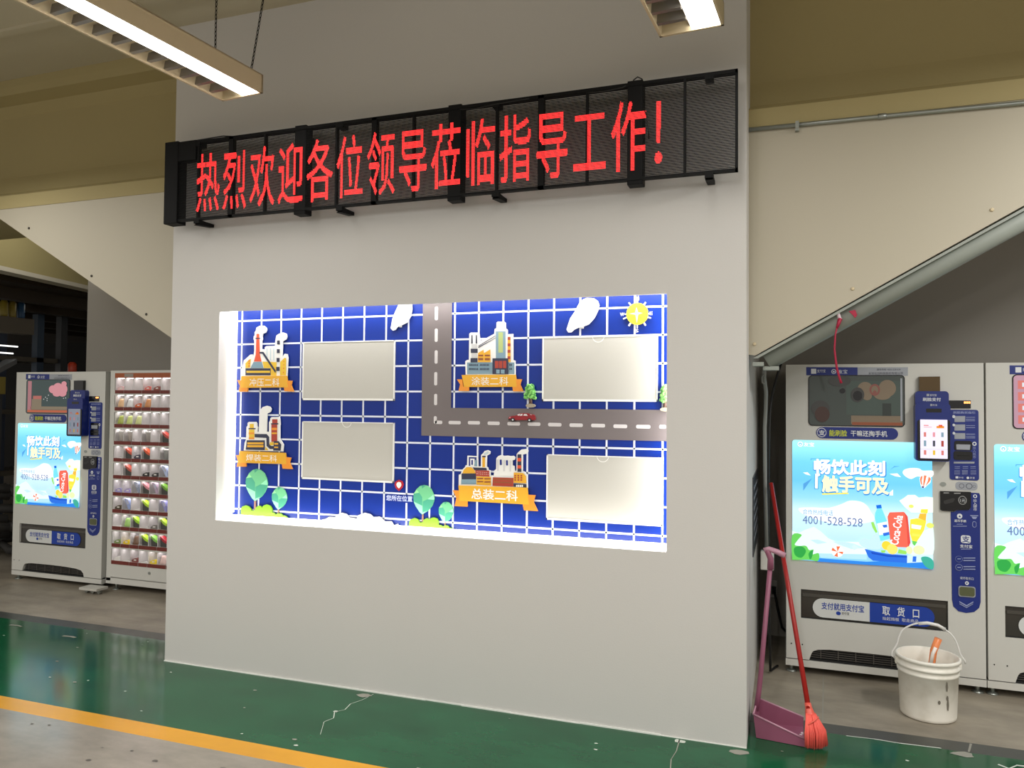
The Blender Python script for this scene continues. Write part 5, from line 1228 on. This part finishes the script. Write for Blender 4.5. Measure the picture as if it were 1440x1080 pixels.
def goods(kind, r_, k, col, cname, what):
    cx = -5.497 + .056 + .1018*(k+.5); z = Zr(r_) - .1045; y = 1.288 + .014
    lab = '%s %s in the %s row, %s cell of the lit cell cabinet' % (cname, what, ROWN[r_], ORD[k])
    G = 'goods in the cell cabinet'; cm = mat('goods_' + cname.replace(' ', '_'), col, rough=.35, vary=.12, scale=40)
    if kind == 'packet':                              # pillow packet with crimped ends, leaning back
        e = empty('snack_packet', (cx, y, z)); m = MB(); n = 8; k_ = m.mi(cm); g = []
        for i in range(n+1):
            row = []
            for j in range(n+1):
                u = i/n*2-1; v = j/n; bul = .016*(1-u*u)**.6*(1-(2*v-1)**2)**.5
                row.append((u*.034, bul, v*.075+.002))
            g.append(row)
        for sgn in (-1, 1):
            vs = [[m.bm.verts.new((p[0], sgn*p[1] + p[2]*.35, p[2])) for p in row] for row in g]
            for i in range(n):
                for j in range(n):
                    f = m.bm.faces.new((vs[i][j], vs[i+1][j], vs[i+1][j+1], vs[i][j+1])); f.material_index = k_; f.smooth = True
        m.build('bag', e)
        m = MB()
        m.box(-.034, .034, .024, .0275, .073, .082, mat('crimp_silver', (200,200,205), rough=.3, metal=.5)); m.build('crimp', e)
    elif kind == 'wedge':                             # folded slipper-like pack leaning in the cell
        e = empty('folded_pack', (cx, y, z)); m = MB()
        m.prism([(-.036,.078), (-.030,.090), (.034,.050), (.036,.030), (.0,.045)], -.0, .05, cm); m.build('cover', e)
        m = MB(); m.prism([(-.036,.076), (0,.043), (.036,.028), (.034,.0), (-.032,.0)], .006, .055, mat('goods_dark_pack', (70,70,66), rough=.5)); m.build('pack_base', e)  # near-black lower half, the pack's own colour
    elif kind == 'slipper':
        e = empty('slipper', (cx, y, z)); m = MB(); m.prism(smooth_poly([(-.03,.095), (.0,.09), (.022,.06), (.034,.022), (.03,.004), (.012,.01), (-.006,.045), (-.026,.08)]), 0, .045, cm); m.build('sole', e)
        m = MB(); m.prism(smooth_poly([(-.012,.085), (.008,.08), (.02,.055), (.004,.05)]), -.004, .05, mat('goods_strap', (196,196,214), rough=.5)); m.build('strap', e)
    elif kind == 'cup':
        e = empty('cup', (cx, y+.034, z)); m = MB(); m.lathe([(.026,0), (.032,.07), (.033,.078)], (0,0,0), cm, 20); m.build('cup_body', e)
        m = MB(); m.lathe([(.037,.078), (.037,.086), (.03,.09)], (0,0,0), mat('goods_lid', (240,238,236), rough=.4), 20); m.build('lid', e)
    else:                                             # small item lying low in the cell
        e = empty('small_pack', (cx, y, z)); m = MB(); m.prism(smooth_poly([(-.032,.0), (-.034,.016), (-.01,.03), (.016,.034), (.034,.016), (.032,.0)]), 0, .05, cm); m.build('pack_body', e)
        m = MB(); m.prism([(-.012,.012), (.014,.012), (.014,.024), (-.012,.022)], -.002, 0, mat('goods_tag', (235,230,225), rough=.5)); m.build('pack_tag', e)
    tag(e, lab, 'packaged goods', G)
LIME = (184,222,60); PNK = (240,200,200); ORG = (226,120,60); LAV = (166,158,214); BLKC = (44,42,42)
for q in (('low',0,0,PNK,'pale pink','pack'), ('low',0,3,(226,120,110),'coral pink','pack'), ('low',0,4,(150,80,70),'brick brown','pack'), ('packet',1,0,(238,196,150),'apricot','packet'), ('packet',1,1,(240,240,240),'white','packet'),
          ('low',1,2,(214,100,50),'deep orange','pack'), ('packet',1,3,(214,150,100),'tan','packet'), ('packet',2,0,(176,188,90),'olive green','packet'), ('packet',2,1,(214,226,140),'pale lime','packet'), ('packet',2,2,(222,228,160),'cream lime','packet'),
          ('cup',3,0,(196,190,186),'grey','lidded cup'), ('cup',3,1,(196,184,178),'beige','lidded cup'), ('cup',3,3,(180,172,168),'taupe','lidded cup'), ('wedge',3,5,(196,80,70),'red','folded pack'), ('wedge',4,1,(206,84,60),'scarlet','folded pack'),
          ('low',4,2,(70,66,84),'dark violet','pack'), ('wedge',4,3,(222,96,60),'vermilion','folded pack'), ('cup',4,5,(160,160,158),'stone grey','lidded cup'), ('wedge',5,1,(196,90,74),'brick red','folded pack'), ('low',5,3,BLKC,'black','pack'), ('low',5,4,(60,58,58),'charcoal','pack'),
          ('slipper',5,5,(190,204,240),'ice blue','slipper'), ('low',6,0,LAV,'lavender','pack'), ('low',6,1,(180,166,220),'lilac','pack'), ('slipper',6,2,(150,158,180),'slate blue','slipper'), ('wedge',6,3,(222,150,160),'rose','folded pack'), ('slipper',6,4,(190,168,190),'mauve','slipper'), ('wedge',6,5,(120,176,60),'grass green','folded pack'),
          ('low',7,0,(74,62,40),'dark brown','pack'), ('slipper',7,1,(160,176,224),'sky blue','slipper'), ('wedge',7,3,LIME,'lime','folded pack'), ('slipper',7,5,(150,150,210),'periwinkle','slipper'), ('packet',8,1,(170,214,120),'green and blue','packet'), ('wedge',8,2,(170,220,60),'bright lime','folded pack'),
          ('low',8,4,(120,116,112),'mouse grey','pack'), ('wedge',8,5,(186,224,70),'yellow green','folded pack'), ('low',9,0,(130,150,90),'moss green','pack'), ('low',9,1,(236,206,40),'yellow','pack'), ('packet',9,2,(120,90,70),'brown','packet'), ('wedge',9,3,(180,222,56),'acid green','folded pack'), ('wedge',9,4,(140,200,90),'leaf green','folded pack'),
          ('wedge',9,5,(176,44,56),'crimson','folded pack'), ('low',10,0,(236,232,228),'ivory','pack'), ('low',10,2,(130,70,66),'maroon','pack'), ('low',10,4,(240,214,60),'lemon','pack'), ('packet',10,5,(226,196,190),'blush','packet')):
    goods(*q)

# ------------------------------------------------------------------ things beside the wall
PK = mat('mauve_plastic', (146,84,108), rough=.4, vary=.05); PKD = mat('mauve_rim', (188,140,158), rough=.4, vary=.08)
DP = empty('dustpan', (.15, .24, 0)); tag(DP, 'mauve long-handled dustpan on the floor at the right end of the white wall', 'dustpan')
def L(x, y, z): return (x-.15, y-.24, z)
m = MB(); t = .004
def quad(P, mm): 
    m.face([L(*p) for p in P], mm)
# tray: closed end at left (wall), open mouth to the right
f0, f1 = (.040,.140), (.268,.112); b0, b1 = (.052,.335), (.268,.360)
for o in (0, 1):
    s = (lambda x, y: (x, y)) if o == 0 else (lambda x, y: (.15+(x-.15)*.97, .24+(y-.24)*.965))
    z = .002 if o == 0 else .006
    F0, F1, B0, B1 = s(*f0), s(*f1), s(*b0), s(*b1)
    quad([(*F0,z), (*F1,z), (*B1,z), (*B0,z)], PK)
    quad([(*F0,z), (*F1,z), (*F1,.042), (F0[0]-.014,F0[1],.118)], PK)
    quad([(*B0,z), (*B1,z), (*B1,.055), (B0[0]-.010,B0[1],.132)], PK)
    quad([(*F0,z), (*B0,z), (B0[0]-.010,B0[1],.132), (F0[0]-.014,F0[1],.118)], PK)
m.build('pan', DP, recalc=False)
m = MB()
for P in ([(.026,.14,.118), (.15,.127,.078), (.268,.112,.042)], [(.042,.335,.132), (.268,.36,.055)], [(.026,.14,.118), (.042,.335,.132)]): m.tube([L(*p) for p in P], .0045, PKD, 8)
m.build('rim', DP)
m = MB(); m.tube([L(*p) for p in ((.036,.24,.10), (.05,.25,.20), (.06,.252,.30), (.107,.25,.86))], .0135, PK, 14, r1=.012); m.build('handle', DP)
m = MB(); m.tube([L(*p) for p in ((.107,.25,.83), (.108,.25,.885), (.095,.25,.915), (.088,.25,.93))], .017, PK, 14, r1=.013); m.tube([L(*p) for p in ((.075,.25,.926), (.10,.25,.934), (.14,.25,.922), (.178,.25,.905))], .0125, PKD, 12, r1=.015); m.build('grip', DP)
m = MB(); random.seed(11)
for i in range(26):
    u = random.random(); x = .07 + u*.19; y = .21 + random.uniform(-.05,.05); m.box(x-.15-.006, x-.15+.006, y-.24-.004, y-.24+.004, .0062, .0085+random.random()*.006, mat('pale_litter', (226,206,212), rough=.6))
o = m.build('swept_dust'); o.location = (.15,.24,.0); tag(o, 'pale dust and crumbs lying in the mauve dustpan', 'dust'); o['kind'] = 'stuff'

BR = empty('broom', (.335, .125, 0)); tag(BR, 'red-handled broom with coral bristles leaning beside the mauve dustpan', 'broom')
RED = mat('red_enamel_handle', (164,30,26), rough=.35, vary=.12, scale=12); CORAL = mat('coral_bristles', (246,100,88), rough=.5, vary=.15, scale=30); CORALC = mat('coral_cap', (226,96,80), rough=.3, vary=.06)
N0 = Vector((.283,.165,.20)); T0 = Vector((.100,.868,1.216)); dn = (N0-T0).normalized()
off = Vector((-.335,-.125,0))
m = MB(); m.tube([N0+off-dn*.0+dn*.03, T0+off], .0125, RED, 14); m.build('handle', BR)
hd = Vector((.345-.283, .125-.165, 0)).normalized(); fl0 = Vector((.95,.30,0)).normalized()
m = MB(); random.seed(2)
base = N0 + dn*.05 + Vector((.006,-.004,0))
for i in range(340):
    u = random.uniform(-1, 1); v = random.uniform(-1, 1)
    top = base + fl0*(u*.022) + dn*.0 + Vector((0, v*.012, 0))
    bot = Vector((.322,.112,0)) + fl0*(u*.045) + Vector((v*.012, v*.022, random.uniform(.002,.014) + .008*abs(u)))
    mid = (top+bot*1.4)/2.4 + fl0*(u*.010) + Vector((.006,0,.004))
    m.tube([top+off, mid+off, bot+off], .0028, CORAL, 5, r1=.0014)
m.build('bristles', BR)
m = MB()
ringsp = ((0.0,.0155,.0155), (.02,.0165,.016), (.04,.021,.018), (.06,.026,.020), (.072,.027,.021))
prev = None; k = m.mi(CORALC); ax = dn.lerp(Vector((.3,-.15,-.95)).normalized(), .5).normalized()
for tt, ra, rb in ringsp:
    c0 = N0 + ax*tt + off; a = fl0; b_ = ax.cross(a).normalized()
    ring = [m.bm.verts.new(c0 + a*ra*math.cos(2*math.pi*j/20) + b_*rb*math.sin(2*math.pi*j/20)) for j in range(20)]
    if prev:
        for j in range(20):
            f = m.bm.faces.new((prev[j], prev[(j+1)%20], ring[(j+1)%20], ring[j])); f.material_index = k; f.smooth = True
    else: m.bm.faces.new(ring).material_index = k
    prev = ring
m.bm.faces.new(prev[::-1]).material_index = k
m.tube([N0+ax*(.085-.02*math.cos(t))+off+fl0*(.034*math.cos(t))+b_*(.024*math.sin(t)) for t in [i*math.pi/10 for i in range(21)]], .0045, CORALC, 8, cap=False)
m.build('cap', BR)

BK = empty('bucket', (.912, .785, 0)); tag(BK, 'round white plastic bucket with a white bail handle in front of the vending machine', 'bucket')
PLW = bpy.data.materials.new('dirty_white_plastic'); PLW.use_nodes = True
nt = PLW.node_tree; n = nt.nodes; b = n['Principled BSDF']; b.inputs['Roughness'].default_value = .42
tc = n.new('ShaderNodeTexCoord'); no = n.new('ShaderNodeTexNoise'); cr = n.new('ShaderNodeValToRGB'); no.inputs['Scale'].default_value = 7; no.inputs['Detail'].default_value = 6
cr.color_ramp.elements[0].position = .30; cr.color_ramp.elements[0].color = rgb((222,216,202)); cr.color_ramp.elements[1].position = .52; cr.color_ramp.elements[1].color = rgb((243,239,228))
nt.links.new(tc.outputs['Object'], no.inputs[0]); nt.links.new(no.outputs['Fac'], cr.inputs[0]); nt.links.new(cr.outputs[0], b.inputs['Base Color'])
m = MB(); m.lathe([(.126,0), (.136,.006), (.138,.02), (.147,.235), (.152,.237), (.153,.248), (.148,.252), (.149,.268), (.157,.27), (.158,.282), (.150,.285), (.151,.305), (.160,.308), (.160,.322), (.153,.326), (.148,.322), (.144,.24), (.132,.012), (.0005,.010)], (0,0,0), PLW, 56); m.build('pail', BK)
m = MB(); random.seed(4); SM = mat('grey_smear', (110,104,92), rough=.7, vary=.2)
for a, z, h in ((-1.08,.18,.05), (-1.05,.13,.025), (-1.02,.08,.06), (-1.35,.11,.02)):
    r_ = .139 + z*.04; m.face([(r_*1.006*math.cos(a+d_), r_*1.006*math.sin(a+d_), z+q*h) for d_, q in ((-.03,0), (.02,-.1), (.05,.4), (.03,.9), (-.02,1), (-.05,.5))], SM)
m.build('smear', BK)
for s in (-1, 1):
    m = MB(); m.box(s*.150-.012, s*.150+.012, -.016, .016, .262, .300, PLW); m.build('ear', BK, bevel=.004)
BAIL = mat('white_bail', (226,224,220), rough=.35, vary=.02)
m = MB(); m.tube(smooth_poly([(-.158,0,.285), (-.150,0,.37), (-.128,0,.437), (-.085,0,.474), (-.03,0,.492), (.045,0,.489), (.094,0,.463), (.130,0,.425), (.155,0,.35), (.158,0,.285)])[:-4], .0045, BAIL, 10); m.build('bail', BK)
m = MB(); m.tube([(-.045,0,.488), (0,0,.496), (.05,0,.489), (.085,0,.470)], .009, BAIL, 12); m.build('bail_grip', BK)
BH = empty('brush', (.955, .80, .014)); tag(BH, 'orange and white brush handle sticking up inside the white bucket', 'brush')
m = MB(); m.tube([(-.06,-.0,.0), (-.022,-.0,.25), (-.012,0,.33), (.012,-.0,.40)], .016, mat('orange_plastic', (238,140,84), rough=.35), 14, r1=.019); m.build('brush_handle', BH)
m = MB(); m.tube([(-.030,-.014,.25), (-.018,-.016,.32), (-.004,-.017,.355)], .009, mat('white_plastic', (240,234,228), rough=.35), 10); m.build('grip_stripe', BH)

# cables, boxes and ribbon in the dark gap
PI_ = empty('wall_conduit', (.07, .9, 0)); tag(PI_, 'grey conduit pipe running down the gap behind the broom handle', 'pipe')
GC = mat('grey_conduit', (132,134,130), rough=.5, vary=.05)
m = MB(); m.tube([(.0,-.25,1.90), (-.004,-.22,1.84), (.004,-.1,1.76), (.0,-.02,1.66), (-.006,0,1.55), (-.004,0,1.2), (.004,0,.81)], .011, GC, 12); m.build('tube', PI_)
m = MB(); m.tube([(-.006,-.24,1.86), (-.016,-.24,1.84), (-.014,-.24,1.81), (.0,-.23,1.80)], .004, GC, 8); m.build('wire_loop', PI_)
m = MB(); m.box(-.03, .045, -.03, .03, .70, .81, mat('white_box', (206,204,198), rough=.5)); m.build('junction_box', PI_, bevel=.004)
m = MB(); m.tube([(.154,1.15,1.943), (.135,1.14,1.88), (.105,1.1,1.76), (.091,1.05,1.65), (.082,1.05,1.4), (.078,1.05,1.0), (.085,1.1,.4), (.09,1.15,.02), (.13,1.3,.009)], .008, RUBBER, 8); tag(m.build('power_cable'), 'black cable hanging down the gap left of the vending machine', 'cable')
SO = empty('wall_socket', (.085, 2.02, .34)); tag(SO, 'white wall socket low on the grey wall behind the dustpan handle', 'socket')
m = MB(); m.box(-.035,.035,-.012,0,-.06,.06,mat('white_box', (206,204,198))); m.build('plate', SO)
m = MB(); m.tube([(.012,-.012,.0), (.02,-.06,-.01), (.04,-.07,-.12), (.07,-.06,-.26), (.11,-.05,-.30)], .009, RUBBER, 8); m.box(0,.03,-.05,-.012,-.03,.02,RUBBER); m.build('plug_cable', SO)
PLT = empty('notice_plate', (0, 1.11, .80)); tag(PLT, 'dark narrow plate on the right side face of the white wall', 'plate')
m = MB(); m.box(0, .006, -.40, .40, .0, .46, mat('plate_dark', (52,52,58), rough=.3)); m.build('plate_body', PLT)
m = MB()
for i in range(6): m.box(.006, .0068, -.34, .30-.08*(i%2), .08+i*.06, .10+i*.06, mat('plate_line', (140,142,150), rough=.4))
m.build('plate_print', PLT)
RB = mat('magenta_ribbon', (166,24,60), rough=.5, vary=.15, scale=50)
rb = empty('ribbon', (.43, .285, 2.16)); tag(rb, 'magenta ribbon tied to the sloping edge tube above the vending machine', 'ribbon')
m = MB(); m.tube([(.005,-.025,-.01), (.012,-.02,-.035), (.018,-.015,-.04)], .009, mat('ribbon_white', (210,190,195), rough=.5), 8)
m.tube([(.015,-.02,-.035), (.006,-.02,-.065), (.0,-.018,-.085)], .011, RB, 8, r1=.006); m.build('knot', rb)
m = MB(); m.tube([(.0,-.018,-.08), (-.008,-.016,-.12), (-.012,-.015,-.19), (-.006,-.012,-.25), (.0,.0,-.29), (.014,.02,-.34), (.022,.02,-.365)], .0042, RB, 6, r1=.007); m.build('tail', rb)
m = MB(); m.prism([(.055,.0), (.085,.006), (.095,-.02), (.085,-.035), (.072,-.018)], -.02, -.012, RB); m.build('bow_scrap', rb)

# ------------------------------------------------------------------ world, camera, colour
w = bpy.data.worlds.new('World'); SC.world = w; w.use_nodes = True
w.node_tree.nodes['Background'].inputs[0].default_value = (1, .95, .88, 1); w.node_tree.nodes['Background'].inputs[1].default_value = 0.8
cam = bpy.data.cameras.new('camera'); co = bpy.data.objects.new('camera', cam); COL.objects.link(co)
cam.sensor_width = 36; cam.lens = 1081.976/1440*36; cam.clip_start = .05; cam.clip_end = 100
r_ = Vector((.94216075,.33505802,.00832199)); u_ = Vector((.00151577,-.02908917,.99957567)); f_ = Vector((-.33515792,.94174835,.02791454))
co.matrix_world = Matrix(((r_.x,u_.x,-f_.x,.182896), (r_.y,u_.y,-f_.y,-3.98035), (r_.z,u_.z,-f_.z,1.667), (0,0,0,1)))
SC.camera = co
SC.view_settings.view_transform = 'Standard'; SC.view_settings.look = 'None'; SC.view_settings.gamma = 1; SC.view_settings.use_curve_mapping = False
SC.view_settings.exposure = 0.0
